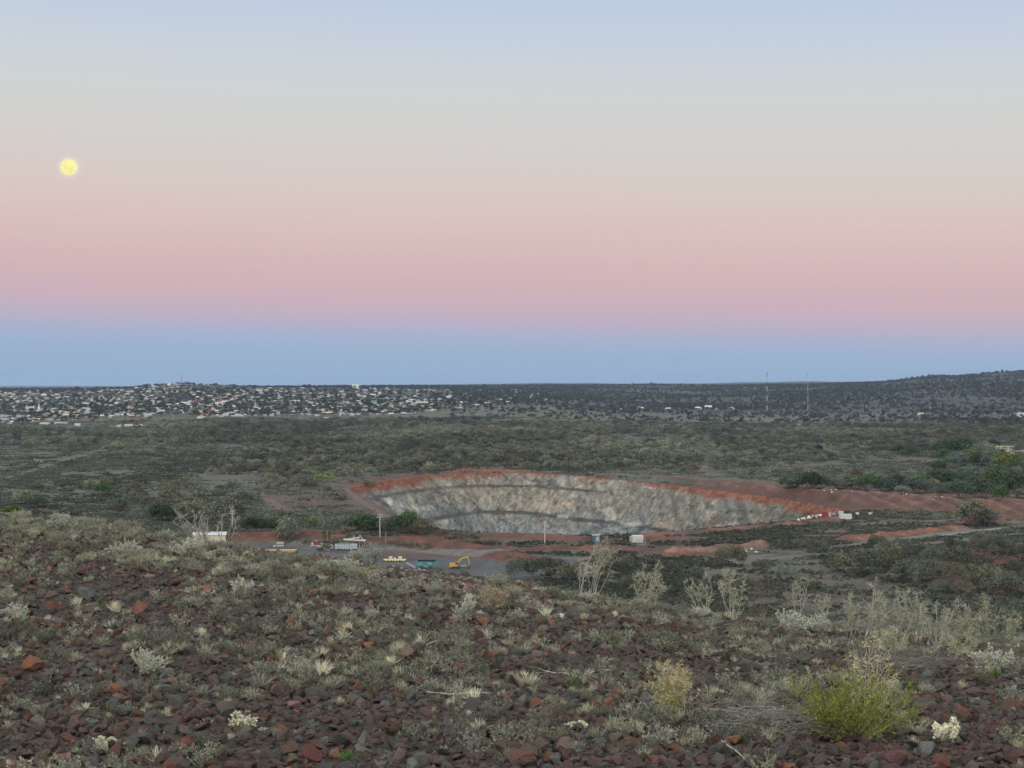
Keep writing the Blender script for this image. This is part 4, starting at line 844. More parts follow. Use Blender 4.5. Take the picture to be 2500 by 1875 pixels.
twigs('dead_twigs', 'tangle of dead grey twigs left of the bright green bush', 1690, 1722, 2000, 1808, 150, 400, th=.0022, col=(.17,.165,.145))
twigs('dead_twigs', 'small heap of dead twigs under the thicket at right', 2080, 1600, 2340, 1650, 170, 401, th=.002, col=(.17,.165,.14))
for k, (pts_, lb) in enumerate([([(1500,1648),(1460,1650),(1425,1658),(1350,1656),(1290,1640)], 'pale fallen dead branch left of the dry yellow shrub'), ([(1935,1528),(1905,1538),(1880,1546)], 'pale bent branch at the foot of the crooked sapling'),
      ([(1760,1822),(1800,1850),(1830,1876)], 'thin grey stick at the bottom edge among orange rocks'), ([(2395,1608),(2386,1625),(2372,1640)], 'curved pale twig near the right edge'), ([(1200,1706),(1100,1712),(1040,1706)], 'thin dead stem across the stones in the centre'),
      ([(1830,1548),(1990,1556),(2070,1548)], 'long thin branch lying along the right crest')]):
    P = np.array([tuple(at(*q)) for q in pts_]); P[:, 2] += .03; c = P[len(P) // 2].copy(); mb = MB(); PP = [P[0]]
    for a, b in zip(P, P[1:]): PP += [a + (b - a) * t + np.random.default_rng(k).normal(0, .006, 3) for t in (.33, .66, 1)]
    mb.tube(np.array(PP) - c, np.linspace(.006, .003, len(PP)), 4, (.36,.33,.28))
    for j in range(2, len(PP) - 1, 2):
        rj = np.random.default_rng(j + 31 * k); u = unit(PP[j + 1] - PP[j]); d = (u * rj.uniform(.4, 1) + np.array([rj.normal(0, .5), rj.normal(0, .6), .25])) * rj.uniform(.03, .07)
        mb.tube([PP[j] - c, PP[j] - c + d, PP[j] - c + d * 2 + rj.normal(0, .012, 3), PP[j] - c + d * 3 + rj.normal(0, .02, 3)], [.0022, .0016, .0012, .0007], 3, (.34,.31,.26))
    o = mb.build('dead_branch', M_stem); o.location = c; tag(o, lb, 'branch')
# litter: torn plastic
def crumple(name, label, cat, px, py, wpx, mat, seed, flat=.5, parts=None):
    rng = np.random.default_rng(seed); p = at(px, py); s = wpx * p.y / F / 2; bm = bmesh.new(); bmesh.ops.create_icosphere(bm, subdivisions=3, radius=s)
    for v in bm.verts:
        c = v.co / s; k = .7 + .9 * float(fbm(np.array(c.x * 2 + seed + c.z), np.array(c.y * 2 + c.z * 1.3), seed)); v.co = Vector((v.co.x * k, v.co.y * k * .8, v.co.z * k * flat))
    me = bpy.data.meshes.new(name); bm.to_mesh(me); bm.free(); me.materials.append(PM[mat]); o = link(name, me); o.location = (p.x, p.y, p.z + s * flat * .6)
    return tag(o, label, cat) if label else o
b1 = crumple('plastic_bag', 'black crumpled plastic bag with a white patch on the stony crest', 'bag', 1357, 1518, 38, 'dark', 5, .45)
b2 = crumple('white_patch', None, None, 1371, 1516, 17, 'white', 9, 1.1); b2.parent = b1; b2.location = Vector(b2.location) - Vector(b1.location) + Vector((0, -.04, .03))
crumple('paper_cup', 'small white crumpled cup below the tall dry shrub', 'litter', 1480, 1472, 10, 'white', 12, .9)
at = atv
# ------------------------------------------------------------------ trees and shrubs of the valley
def crown(rng, w, h, z0, ncl, per, card, col, colv=.38, flat=1.0, hollow=.55, jit=.4):
    """foliage faces spread over many leaf clumps in a crown w wide and h tall"""
    P = []; Nn = []; S = []; Cc = []
    for i in range(ncl):
        d = unit(rng.normal(size=3)); d[2] = abs(d[2]) * 1.0 - .15; rr = rng.uniform(hollow, .95)
        c = np.array([d[0] * w / 2 * rr, d[1] * w / 2 * rr, z0 + h * .42 + d[2] * h * .5 * rr]); cr_ = w * rng.uniform(.13, .22)
        q = unit(rng.normal(size=(per, 3)) + np.array([0, 0, .35])); P.append(c + q * cr_ * (1, 1, .8) * rng.uniform(.6, 1.05, (per, 1))); Nn.append(unit(q + rng.normal(0, jit, (per, 3)))); S.append(card * rng.uniform(.6, 1.2, per))
        Cc.append(np.array(col) * rng.uniform(1 - colv, 1 + colv) * (1 + rng.uniform(-.2, .2, (per, 1))))
    return np.concatenate(P), np.concatenate(Nn), np.concatenate(S), np.concatenate(Cc)
def tree_parts(seed, w, h, trunk=.3, ncl=26, per=26, card=.32, col=(1, 1, 1), stems=1, tr=.18, weep=False, bark=(.16,.13,.10), jit=.4, hollow=.55):
    rng = np.random.default_rng(seed); tm = MB(); cm = MB(); z0 = h * trunk
    for s_ in range(stems):
        a = rng.uniform(0, 6.28); b = (0.0 if stems == 1 else .25); x0, y0 = b * math.cos(a), b * math.sin(a); lean = rng.normal(0, .08 * w, 2) if stems == 1 else np.array([math.cos(a), math.sin(a)]) * w * .22
        P = [(x0 + lean[0] * t, y0 + lean[1] * t, -.3 + (z0 + h * .3 + .3) * t) for t in (0, .3, .6, 1)]; tm.tube(P, [tr, tr * .8, tr * .6, tr * .35], 5, bark)
        for k in range(4):
            a2 = rng.uniform(0, 6.28); q = np.array(P[2 if k % 2 else 1]); e = q + np.array([math.cos(a2) * w * .3, math.sin(a2) * w * .3, h * .3]); tm.tube([q, (q + e) / 2 + rng.normal(0, .1, 3), e], [tr * .45, tr * .3, tr * .12], 4, bark)
    P, Nn, S, Cc = crown(rng, w, h - z0, z0, ncl, per, card, col, jit=jit, hollow=hollow)
    if weep: P[:, 2] -= rng.random(len(P)) ** 2 * h * .25; P[:, 2] = np.maximum(P[:, 2], .2)
    cm.cards(P, Nn, S, Cc, rng); return tm, cm
def joinm(ms, name, mats, mi):
    V = np.concatenate([np.concatenate(m.V) for m in ms]); c = np.concatenate([np.concatenate(m.c) for m in ms]); Qs = []; off = 0
    for m in ms: Qs += [a + off for a in m.Q]; off += m.n
    return raw_mesh(name, V, np.concatenate(Qs), mats, col=c)
# rounded mulga shrubs (unit: 1 m wide, .62 tall, scaled when placed)
OL = {'olive': (.150,.158,.105), 'grey-green': (.145,.165,.125), 'dark green': (.048,.070,.038), 'blue-grey': (.085,.116,.092), 'brown-green': (.118,.112,.078), 'bright green': (.11,.17,.05), 'yellow-green': (.13,.155,.045), 'green': (.062,.105,.042)}
shr = [tree_parts(500 + i, 1.0, .72, trunk=.04, ncl=22, per=30, card=.044, stems=3, tr=.018, jit=.28, hollow=.7) for i in range(5)]
shr_me = [joinm(s, 'scrub', [M_veg], None) for s in shr]
def thing_tree(name, parts, label, cat='tree'):
    t = empty(name, label, cat); parts[0].build('trunk', M_stem, t); parts[1].build('crown', M_veg, t); return t
shr_th = []
for i, s in enumerate(shr):
    t = empty('round_shrub', 'x', 'shrub'); s[0].build('stems', M_stem, t); s[1].build('crown', M_veg, t); shr_th.append(t)
lfar = [tree_parts(520 + i, 1.0, .8, trunk=.05, ncl=9, per=9, card=.11, stems=1, tr=.03) for i in range(4)]
far_me = [joinm(s, 'far_scrub_bush', [M_veg], None) for s in lfar]
low_me = []
for i in range(3):                          # a few low bushes together, for ground cover
    rng = np.random.default_rng(540 + i); mb = MB(); n = 14
    for k in range(n):
        c = np.array([rng.normal(0, 2.2), rng.normal(0, 2.2), 0]); w = rng.uniform(.5, 1.5); q = unit(rng.normal(size=(12, 3)) + (0, 0, .6)); q[:, 2] = np.abs(q[:, 2])
        mb.cards(c + q * (w * .5, w * .5, w * .4), unit(q + rng.normal(0, .3, q.shape)), np.full(12, w * .3), np.ones(3) * rng.uniform(.65, 1.3), rng)
    low_me.append(mb.mesh('low_bushes', M_veg))
bush_th = []
for i in range(3):
    a, b = tree_parts(560 + i, 1.0, .66, trunk=.03, ncl=34, per=64, card=.026, stems=3, tr=.012, jit=.25, hollow=.75); t = empty('bush', 'x', 'shrub'); a.build('stems', M_stem, t); b.build('crown', M_veg, t); bush_th.append(t)
firstuse = set()
def put_tree(src, px, py, wpx, label, cat, group=None, color=(1, 1, 1), hs=1.0, base_w=1.0, pt=None):
    p = at(px, py) if pt is None else Vector(pt); s = wpx * p.y / F / base_w; rz = (px * 3.1 + py) % 6.28
    if src.name not in firstuse:
        firstuse.add(src.name); tag(src, label, cat, group); src.location = p; src.scale = (s, s, s * hs); src.rotation_euler = (0, 0, rz)
        for o in KIDS[src.name]:
            if not o.name.startswith(('trunk', 'stem')): o.color = (*color, 1)
            else: o.color = (1, 1, 1, 1)
        return src
    return copy_tree(src, p, rz, (s, s, s * hs), label, cat, group, color=color)
def ocol(k, rng=None, v=.12):
    c = np.array(OL[k]); return tuple(c * (1 + (rng.uniform(-v, v) if rng is not None else 0)))
def blob(px, py, L_):
    d = np.zeros(px.shape)
    for cx, cy, rx, ry, w in L_: d = np.maximum(d, w * np.exp(-((px - cx) / rx) ** 2 - ((py - cy) / ry) ** 2))
    return d
DENS = [(1150,1088,520,58,1.0),(820,1080,260,50,.9),(720,1150,170,32,.75),(950,1120,200,30,.8),(1500,1110,260,42,.9),(1900,1120,180,22,.5),(300,1068,330,24,.7),(2250,1060,320,36,.55),(1780,1085,120,25,.55),(1700,1145,200,12,.3),(650,1060,300,30,.8),(120,1220,160,30,.25),(430,1215,200,34,.3),(2150,1180,300,30,.25)]
rng = np.random.default_rng(600)
n = 42000; D = np.sqrt(rng.uniform(650 ** 2, 3300 ** 2, n)); th = rad(1) * rng.uniform(-18.5, 18.5, n); x, y = D * np.sin(th), D * np.cos(th); z = gz(x, y); px, py = topix(x, y, z)
dn = blob(px, py, DENS) * np.clip(.75 + 3.2 * fbm(x / 90, y / 160, 63), 0, 1.3)
pitd = info_at('pitd', x, y); rid = info_at('rid', x, y)
ok = (rng.random(n) < dn * .5) & (softpoly(px, py, [(1330,1163),(1500,1173),(1700,1183),(1900,1192),(2100,1201),(2500,1226),(2500,1246),(2300,1246),(2080,1249),(1921,1221),(1700,1193),(1500,1171),(1400,1163)], 3) < .5) & (pitd < -12) & (rid < .25) & visible(x, y, 3) & (px > -60) & (px < 2560) & (py < 1262)
x, y, z, px, py, D = [a[ok] for a in (x, y, z, px, py, D)]; w = np.clip(rng.normal(9.6, 2.4, len(x)), 4, 15)
order = np.argsort(-(w / D)); print('scrub', len(x))
REG = [((0,600),'on the left plain below the town'),((600,1000),'in the dense scrub left behind the pit'),((1000,1400),'in the dense scrub right behind the middle of the pit'),((1400,1800),'in the scrub beyond the right half of the pit'),((1800,2600),'on the right of the plain below the masts')]
VLM = [(104,1192,'near the pale blue-grey tree on the left plain'),(230,1110,'along the pale track on the left plain'),(300,1060,'below the long white shed'),(420,1210,'behind the bare grey shrub of the left crest'),(560,1080,'on the plain below the brick building'),(560,1180,'left of the red track'),(700,1200,'on the rise left of the pit'),
       (760,1120,'left behind the pit tip'),(810,1060,'below the red patch at the town edge'),(950,1120,'behind the left rim of the pit'),(960,1060,'left of the bluish tree pair'),(1180,1060,'below the bluish tree pair'),(1180,1120,'just behind the top of the pit rim'),(1400,1070,'around the lone mid-plain pole'),(1400,1130,'behind the middle of the spoil bank start'),
       (1590,1060,'around the two pale rounded trees'),(1600,1130,'behind the pale trailer on the bank'),(1720,1140,'along the short red track beyond the bank'),(1790,1090,'around the flat dark green clump'),(1920,1050,'around the ring-shaped track'),(1920,1130,'in front of the white-trunked gum'),(2050,1080,'right of the white-trunked gum'),(2210,1110,'around the two round green trees'),(2330,1070,'above the dark group by the ruin'),(2470,1060,'near the right edge above the ruin'),(2120,1160,'just above the tree belt'),(2300,1160,'between the two tree groups at right')]
VN = [(104,1190,'the pale blue-grey tree on the left plain'),(205,1192,'the blue-grey tree of the left plain'),(250,1208,'the thin green tree'),(366,1041,'the long white shed'),(399,1265,'the dark tree by the bare branches'),(500,1018,'the brick building'),(650,1215,'the red track'),(809,1232,'the wide bush on the bare red ground'),(790,1176,'the yellowish bush behind the pit'),(805,1022,'the red patch at the town edge'),
      (1108,1022,'the single bluish tree'),(1180,1024,'the bluish tree pair'),(1432,1030,'the lone mid-plain pole'),(1589,1062,'the left pale rounded tree'),(1643,1076,'the right pale rounded tree'),(1589,1190,'the pale trailer on the bank'),(1722,1138,'the short red track'),(1785,1090,'the flat dark green clump'),(1920,1040,'the ring-shaped track'),(2021,1100,'the white-trunked gum'),(2210,1106,'the two round green trees'),
      (2330,1114,'the dark tree group by the ruin'),(2453,1100,'the ruin'),(1977,1190,'the dark tree of the belt'),(2195,1024,'the lone dark tree on the pale flat'),(1130,1150,'the top of the pit rim'),(960,1166,'the left part of the pit rim'),(1400,1158,'the pit rim right of its top')]
def region(px, py=1100): return rel(px, py, VN, .6, 1.8)
ck = ['olive', 'grey-green', 'brown-green', 'olive']
for k in order[:190]:
    cn = ck[rng.integers(4)]; put_tree(shr_th[k % 5], px[k], py[k], w[k] * F / y[k], f'{"broad" if w[k] > 12 else "rounded"} {cn} shrub {region(px[k], py[k])}', 'shrub', 'rounded shrubs of the plain', ocol(cn, rng), hs=rng.uniform(.85, 1.15), pt=(x[k], y[k], z[k] - .1))
rest = order[190:]
prs = [proto(f'scrub_{i}_{j}', shr_me[i], OL[c]) for i in range(5) for j, c in enumerate(('olive', 'grey-green', 'brown-green'))]
S3 = np.stack([w[rest], w[rest], w[rest] * rng.uniform(.8, 1.15, len(rest))], 1); band = lambda x, y: np.clip(.92 + 1.5 * fbm(x / 150, y / 330, 81), .68, 1.35)
scatter('distant_scrub', np.stack([x, y, z - .1], 1)[rest], S3, prs, 'mass of rounded olive-grey scrub beyond the pit', 'scrub', 21, mul=band(x[rest], y[rest]))
# low saltbush over the plain
n = 96000; D = np.where(rng.random(n) < .24, rng.uniform(420, 950, n), (430 ** .6 + rng.random(n) * (3400 ** .6 - 430 ** .6)) ** (1 / .6)); th = rad(1) * rng.uniform(-18.5, 18.5, n); x, y = D * np.sin(th), D * np.cos(th); z = gz(x, y); px, py = topix(x, y, z)
pitd = info_at('pitd', x, y); rid = info_at('rid', x, y)
yard = softpoly(px, py, [(560,1326),(700,1324),(960,1338),(1200,1350),(1440,1358),(1440,1380),(1360,1390),(1320,1405),(1260,1440),(900,1420),(560,1380)], 3)
tan = softpoly(px, py, [(640,1196),(860,1190),(930,1235),(1010,1290),(900,1290),(800,1262),(700,1240)], 7)
ont = np.zeros(n, bool); cand_t = np.where((px > -50) & (px < 2600))[0]
for Lt, wt in TRK:
    bb = cand_t[(x[cand_t] > Lt[:, 0].min() - 9) & (x[cand_t] < Lt[:, 0].max() + 9) & (y[cand_t] > Lt[:, 1].min() - 9) & (y[cand_t] < Lt[:, 1].max() + 9)]
    if len(bb): dt, _ = polyd(x[bb], y[bb], Lt); ont[bb[dt < wt * .5 + 4]] = True
redz = 1.18 * softpoly(px, py, [(1330,1163),(1500,1173),(1700,1183),(1900,1192),(2100,1201),(2500,1226),(2500,1246),(2300,1246),(2080,1249),(1921,1221),(1700,1193),(1500,1171),(1400,1163)], 3) + softpoly(px, py, [(950,1300),(1400,1312),(1800,1300),(2060,1262),(2500,1246),(2500,1330),(2200,1345),(1900,1352),(1600,1365),(1300,1352),(1000,1338)], 8) * ss(.0, .12, fbm(x / 90, y / 9, 27)) + .6 * softpoly(px, py, [(2180,1345),(2330,1335),(2520,1340),(2520,1480),(2380,1480),(2250,1400)], 14)
ok = (rng.random(n) > redz * .85) & ~ont & (pitd < -4) & (rid < .35) & (yard < .3) & visible(x, y, 1) & (rng.random(n) < np.clip(.62 + 2.2 * fbm(x / 60, y / 90, 64) - .35 * tan - .30 * ((py > 1290) & (px > 1250)) - .35 * blob(px, py, DENS), .05, 1))
x, y, z, px, D = [a[ok] for a in (x, y, z, px, D)]; print('low', len(x))
lp = [proto(f'low_{i}_{j}', low_me[i], c) for i in range(3) for j, c in enumerate([(.125,.142,.11), (.10,.115,.085), (.088,.088,.066), (.075,.088,.062)])]
wgt = rng.integers(0, 12, len(x)); scatter('saltbush_cover', np.stack([x, y, z], 1), rng.uniform(.7, 1.25, len(x)) * (1 + D / 4000), lp, 'low grey saltbush spread across the plain', 'ground cover', 22, idx=wgt, mul=band(x, y) * np.where(D < 950, .88, 1))
# dark scrub on the far rises
n = 60000; D = (3300 ** 1.0 + rng.random(n) * (11000 - 3300)); th = rad(1) * rng.uniform(-18.5, 18.5, n); x, y = D * np.sin(th), D * np.cos(th); z = gz(x, y); px, py = topix(x, y, z)
dn = np.where(px > 1330, .55 + 1.9 * fbm(x / 260, y / 500, 65), .3 + .4 * fbm(x / 200, y / 300, 66)) * np.where((py > 1004) & (px < 2250), .35, 1)
ok = (rng.random(n) < np.clip(dn, .04, 1)) & visible(x, y, 5) & ((px > 1100) | (py > 1040) | (D > 6800)); x, y, z, px, D = [a[ok] for a in (x, y, z, px, D)]; print('far', len(x))
fp = [proto(f'farbush_{i}_{j}', far_me[i], c) for i in range(4) for j, c in enumerate([(.060,.066,.052), (.070,.075,.057), (.054,.060,.047)])]
scatter('hill_scrub', np.stack([x, y, z - .3], 1), np.clip(rng.normal(9.5, 3, len(x)), 4, 18) * (1 + .05 * (D - 3300) / 1000), fp, 'dark scrub covering the far rises and the hill at right', 'scrub', 23)

# larger bushes at the foot of the slope, right of the yard
big = [(2040,1398,60),(2085,1404,78),(2130,1412,84),(2175,1418,78),(2215,1424,70),(2060,1372,46),(2000,1362,50),(2165,1370,60),(2200,1356,50),(2260,1366,44),(2290,1388,70),(2340,1394,66),(2270,1414,60),(2320,1426,66),(2370,1420,50),(2410,1446,80),(2460,1458,76),(2495,1448,60),(2300,1452,44),(2350,1452,44),(2440,1356,60),(2400,1340,50),(2330,1350,46),(2490,1372,50),(2140,1340,40),(1960,1345,40),(1900,1352,40),(2480,1400,36),(2230,1392,40),
       (1327,1410,58),(1273,1414,60),(1396,1420,58),(1420,1412,50),(1785,1384,62),(1470,1396,40),(1530,1386,34),(1360,1396,38),(1650,1400,40),(1700,1412,34),(1600,1420,30),(1540,1440,44),(1860,1402,40),(1920,1420,44),(1980,1440,34),(1690,1440,36),(1820,1440,40)]
BN = [(2113,1470,'the tallest thin stem'),(1950,1420,'the crooked sapling'),(1448,1400,'the tall dry shrub'),(1118,1390,'the excavator'),(2376,1286,'the solitary rounded tree'),(2300,1470,'the thicket'),(1890,1330,'the low bright green bush'),(1590,1420,'the flowering shrub'),(1760,1440,'the open leaning shrub'),(1340,1398,'the boulder heap by the yard')]
rng = np.random.default_rng(610)
for k, (px, py, w) in enumerate(big):
    where = ('in the band of bushes behind the thicket at right' if px > 2000 else ('on the dark flat beyond the middle of the crest' if px > 1500 else 'at the dark edge of the yard behind the crest'))
    cn = ['grey-green', 'olive'][k % 2]; c = tuple(np.array(ocol(cn, rng)) * .78)
    w *= 1.15
    put_tree(bush_th[k % 3], px, py, w, f'{"broad" if w > 55 else "small"} {cn} bush on the flat, {rel(px, py, BN)}', 'shrub', 'bushes at the foot of the slope', c, hs=1.2)
for k, (px, py, w, cn, lb) in enumerate([(809,1236,74,'brown-green','wide low bush on the bare red ground left of the pit'),(900,1196,40,'brown-green','small bush on the left tip of the pit rim'),(700,1200,60,'olive','bush cluster left of the pit, above the red ground'),(745,1190,56,'grey-green','bush beside the cluster left of the pit'),
      (790,1178,50,'yellow-green','yellowish bush left behind the pit'),(830,1172,50,'olive','olive bush close behind the left end of the pit'),(648,1192,46,'olive','olive bush at the top of the red track'),(740,1230,32,'brown-green','little bush in the middle of the bare red ground')]):
    put_tree(shr_th[k % 5], px, py, w, lb, 'shrub', 'bushes around the pit', ocol(cn), hs=.8)
# trees one can tell apart
TB = {'round': thing_tree('tree', tree_parts(700, 8, 6.4, trunk=.02, ncl=46, per=42, card=.26, stems=3, tr=.14), 'x'), 'tall': thing_tree('tree', tree_parts(701, 6, 8.4, trunk=.05, ncl=50, per=40, card=.24, stems=2, tr=.16, weep=True), 'x'),
      'weep': thing_tree('tree', tree_parts(702, 7, 6.6, trunk=.02, ncl=46, per=44, card=.24, stems=2, tr=.15, weep=True), 'x'), 'open': thing_tree('tree', tree_parts(703, 8, 7.4, trunk=.25, ncl=34, per=34, card=.26, stems=2, tr=.15, bark=(.36,.34,.30)), 'x')}
BW = {'round': 8, 'tall': 6, 'weep': 7, 'open': 8}; BH = {'round': 6.4, 'tall': 8.4, 'weep': 6.6, 'open': 7.4}
TREES = [('weep',894,1296,76,44,'green','dense green pepper-like tree at the left end of the pit wall'),('weep',862,1292,44,30,'dark green','dark tree left of the green one before the pit'),('round',975,1302,66,44,'dark green','dark leafy tree between the power pole and the pit wall'),('weep',1002,1298,60,54,'green','tallest green tree overlapping the left of the pit wall'),
 ('round',1030,1304,56,34,'brown-green','low dark tree at the right of the group before the pit'),('round',945,1298,48,34,'brown-green','brownish tree just right of the tall power pole'),('tall',701,1322,52,64,'grey-green','tall grey-green tree standing in front of the red bank'),('round',690,1290,50,44,'olive','olive tree behind the tall grey-green one'),
 ('round',765,1286,30,20,'yellow-green','small yellow-green tree behind the red bank'),('weep',399,1272,66,46,'dark green','dark green tree left of the bare branches'),('round',554,1276,74,60,'olive','broad olive tree behind the slender bare sapling'),('round',465,1274,76,52,'olive','olive tree behind the bare grey shrub'),('round',62,1232,62,36,'olive','olive-green tree beyond the left crest'),('round',95,1240,46,26,'dark green','dark tree right of the olive one beyond the left crest'),
 ('weep',104,1192,44,22,'blue-grey','pale blue-grey tree on the left plain'),('weep',205,1194,46,22,'blue-grey','blue-grey tree in the middle of the left plain'),('weep',285,1244,50,30,'blue-grey','blue-grey tree near the left crest skyline'),('round',250,1212,40,34,'green','thin green tree on the left plain'),('weep',160,1204,40,16,'grey-green','low grey-green tree on the left plain'),
 ('weep',2376,1286,72,60,'olive','big solitary rounded tree near the right end of the bank'),('round',2412,1284,50,34,'grey-green','smaller tree leaning on the big solitary one'),('round',1890,1330,50,20,'green','low bright green bush on the right flat'),
 ('open',2021,1104,46,38,'olive','white-trunked gum tree on the plain below the masts'),('round',2000,1102,16,14,'dark green','small dark tree left of the white-trunked gum'),('weep',2195,1108,36,20,'green','left of two round green trees on the right plain'),('weep',2226,1109,32,16,'green','right of two round green trees on the right plain'),
 ('round',1785,1092,58,15,'dark green','flat dark green clump alone in the mid plain'),('round',1800,1080,26,10,'dark green','dark clump just behind the flat dark green one'),('weep',1589,1066,36,22,'grey-green','pale rounded tree left of two on the mid plain'),('weep',1643,1080,38,16,'grey-green','pale rounded tree right of two on the mid plain'),
 ('weep',1165,1026,28,12,'blue-grey','left blue-grey tree of the pair below the town edge'),('weep',1190,1026,30,13,'blue-grey','right blue-grey tree of the pair below the town edge'),('weep',1108,1024,14,13,'blue-grey','single bluish tree left of the pair below the town edge'),('round',2195,1026,16,8,'dark green','lone dark tree on the pale flat at right'),
 ('weep',1977,1192,50,38,'dark green','dark tree at the left end of the tree belt behind the bank'),('weep',1940,1190,40,24,'blue-grey','blue-grey tree just left of the dark one in the belt'),('weep',2010,1192,40,28,'blue-grey','blue-grey tree right of the dark one in the belt'),('weep',2090,1196,40,30,'grey-green','grey-green tree in the left half of the belt'),
 ('round',2120,1198,50,32,'green','green tree in the left half of the belt'),('weep',2160,1200,50,34,'blue-grey','wide blue-grey tree mid belt'),('round',2200,1198,46,30,'dark green','dark tree mid belt'),('weep',2240,1204,56,36,'blue-grey','pale weeping tree right of mid belt'),('weep',2205,1206,30,20,'grey-green','small pale tree in front of the belt'),
 ('round',2290,1190,60,34,'dark green','dark tree above the pale ones in the right belt'),('weep',2297,1210,24,22,'blue-grey','small blue tree before the right belt'),('weep',2350,1214,50,40,'blue-grey','blue-grey tree in the right belt'),('weep',2390,1216,60,50,'blue-grey','large blue-grey tree at the right of the belt'),
 ('round',2430,1206,66,50,'green','green tree above the large blue-grey one'),('weep',2440,1220,40,34,'green','green tree at the right end of the bank'),('round',2480,1216,60,50,'dark green','dark tree at the right picture edge behind the bank'),('weep',2370,1170,56,30,'blue-grey','blue-grey tree between the two tree groups at right'),('weep',2320,1176,50,26,'blue-grey','blue-grey tree on the left of the gap between groups'),
 ('round',2310,1116,50,36,'dark green','left tree of the dark group below the ruin'),('round',2350,1118,60,42,'dark green','second dark tree of the group below the ruin'),('weep',2395,1128,60,44,'grey-green','grey-green tree of the group below the ruin'),('round',2370,1130,50,26,'bright green','lighter green tree under the dark group'),('weep',2420,1140,40,40,'blue-grey','blue tree at the right of the dark group'),
 ('round',2458,1146,60,34,'yellow-green','yellow-green tree in front of the ruin'),('round',2482,1146,34,20,'bright green','bright green tree right of the yellow-green one'),('round',2425,1098,28,20,'dark green','dark tree left against the ruin'),('weep',2470,1180,50,30,'green','green tree above the right end of the belt')]
for i in range(9): TREES.append(('weep' if i % 2 else 'round', 592 + i * 10.5, 1291 + (i % 3), 26, 24 + (i * 7) % 8, 'dark green' if i % 3 else 'green', f'tree {["first","second","third","fourth","fifth","sixth","seventh","eighth","ninth"][i]} from the left in the dark row above the red bank'))
for k, (kd, px, py, w, h, cn, lb) in enumerate(TREES):
    hs = (h / w) * BW[kd] / BH[kd] * (1.05 if px > 1900 else 1); cat = 'bush' if 'bush' in lb or 'clump' in lb else 'tree'; put_tree(TB[kd], px, py, w * (1.25 if px > 1900 else 1.1), lb, cat, 'trees of the valley', ocol(cn), hs=hs * 1.05, base_w=BW[kd])
for k, (px, py, w) in enumerate([(790,1345,40),(1010,1336,30),(1040,1340,36),(980,1334,30),(960,1326,26),(1150,1322,40),(1120,1312,36),(1190,1330,30),(1080,1304,30),(850,1302,40),(870,1310,30),(1265,1376,30),(1240,1362,26),(800,1310,36)]):
    put_tree(shr_th[k % 5], px, py, w, 'low dark bush %s' % ('between the yard and the pit rim' if px > 940 else 'around the left end of the yard'), 'shrub', 'low bushes round the yard', ocol('brown-green' if k % 2 else 'olive'), hs=.7)

BL = [(1977,1192,'the dark tree at the left of the belt'),(2120,1198,'the green tree of the left belt'),(2160,1200,'the wide blue-grey tree mid belt'),(2240,1204,'the pale weeping tree'),(2297,1210,'the small blue tree before the belt'),(2390,1216,'the large blue-grey tree'),(2440,1220,'the green tree at the bank end'),(2480,1216,'the dark tree at the right edge'),(2320,1176,'the blue-grey tree of the gap'),(2330,1116,'the dark group by the ruin'),(2458,1146,'the yellow-green tree')]
rng = np.random.default_rng(640)
for k in range(46):
    if k < 26: px = rng.uniform(1925, 2505); py = np.interp(px, [1925, 2200, 2505], [1190, 1198, 1216]) - rng.uniform(0, 9); w = rng.uniform(34, 60)
    else: px = rng.uniform(2285, 2505); py = rng.uniform(1125, 1205) if px < 2415 else rng.uniform(1160, 1208); w = rng.uniform(34, 56)
    cn = ['grey-green', 'blue-grey', 'dark green', 'olive', 'green'][rng.integers(5)]; kd = 'weep' if k % 2 else 'round'
    put_tree(TB[kd], px, py, w, f'{cn} {"broad" if w > 48 else "middling"} tree {rel(px, py, BL, .7, 1.6)}', 'tree', 'trees of the right-hand belt', ocol(cn, rng), hs=rng.uniform(.75, 1.0), base_w=BW[kd])
# ------------------------------------------------------------------ the town
ROOFC = ['white', 'pale blue', 'cream', 'grey', 'rust']; WALLC = ['cream', 'white', 'stone', 'brick']
def house_proto(seed, roofc, wallc):
    rng = random.Random(seed); L_, W_, H_ = rng.uniform(11, 15), rng.uniform(8, 10), rng.uniform(2.8, 3.3); t = empty('house', 'x', 'house')
    m = MB(); m.box(0, 0, H_ / 2 - .5, L_, W_, H_ + 1); m.build('wall', PM[wallc], t)
    r = MB(); hy = W_ / 2 + .6; hx = L_ / 2 + .6; rh = rng.uniform(1.9, 2.6); ins_ = 0 if seed % 2 else hy * .9
    Vv = [(-hx, -hy, H_), (hx, -hy, H_), (hx, hy, H_), (-hx, hy, H_), (-hx + ins_, 0, H_ + rh), (hx - ins_, 0, H_ + rh)]
    r.add(Vv, [(0, 1, 5, 4), (2, 3, 4, 5), (3, 2, 1, 0)], [(1, 2, 5), (3, 0, 4)])
    if rng.random() < .8: r.box(0, -hy - 1.2, H_ - .35, L_ * .9, 2.6, .15)
    r.build('roof', PM[roofc], t)
    w = MB()
    for xx in (-L_ * .3, L_ * .3): w.box(xx, -W_ / 2 - .02, 1.5, 1.6, .12, 1.2)
    w.build('window', PM['window'], t); return t
HP = [house_proto(i, ROOFC[i % 5] if i % 5 != 4 or i > 7 else 'grey', WALLC[i % 4]) for i in range(10)]
HROOF = [ROOFC[i % 5] if i % 5 != 4 or i > 7 else 'grey' for i in range(10)]
rng = np.random.default_rng(800)
lowb = lambda x: np.interp(x, [-40,0,130,300,430,560,700,1000,1060,1180,1350,1420], [1036,1036,1030,1018,1016,1018,1016,1014,1004,990,978,966])
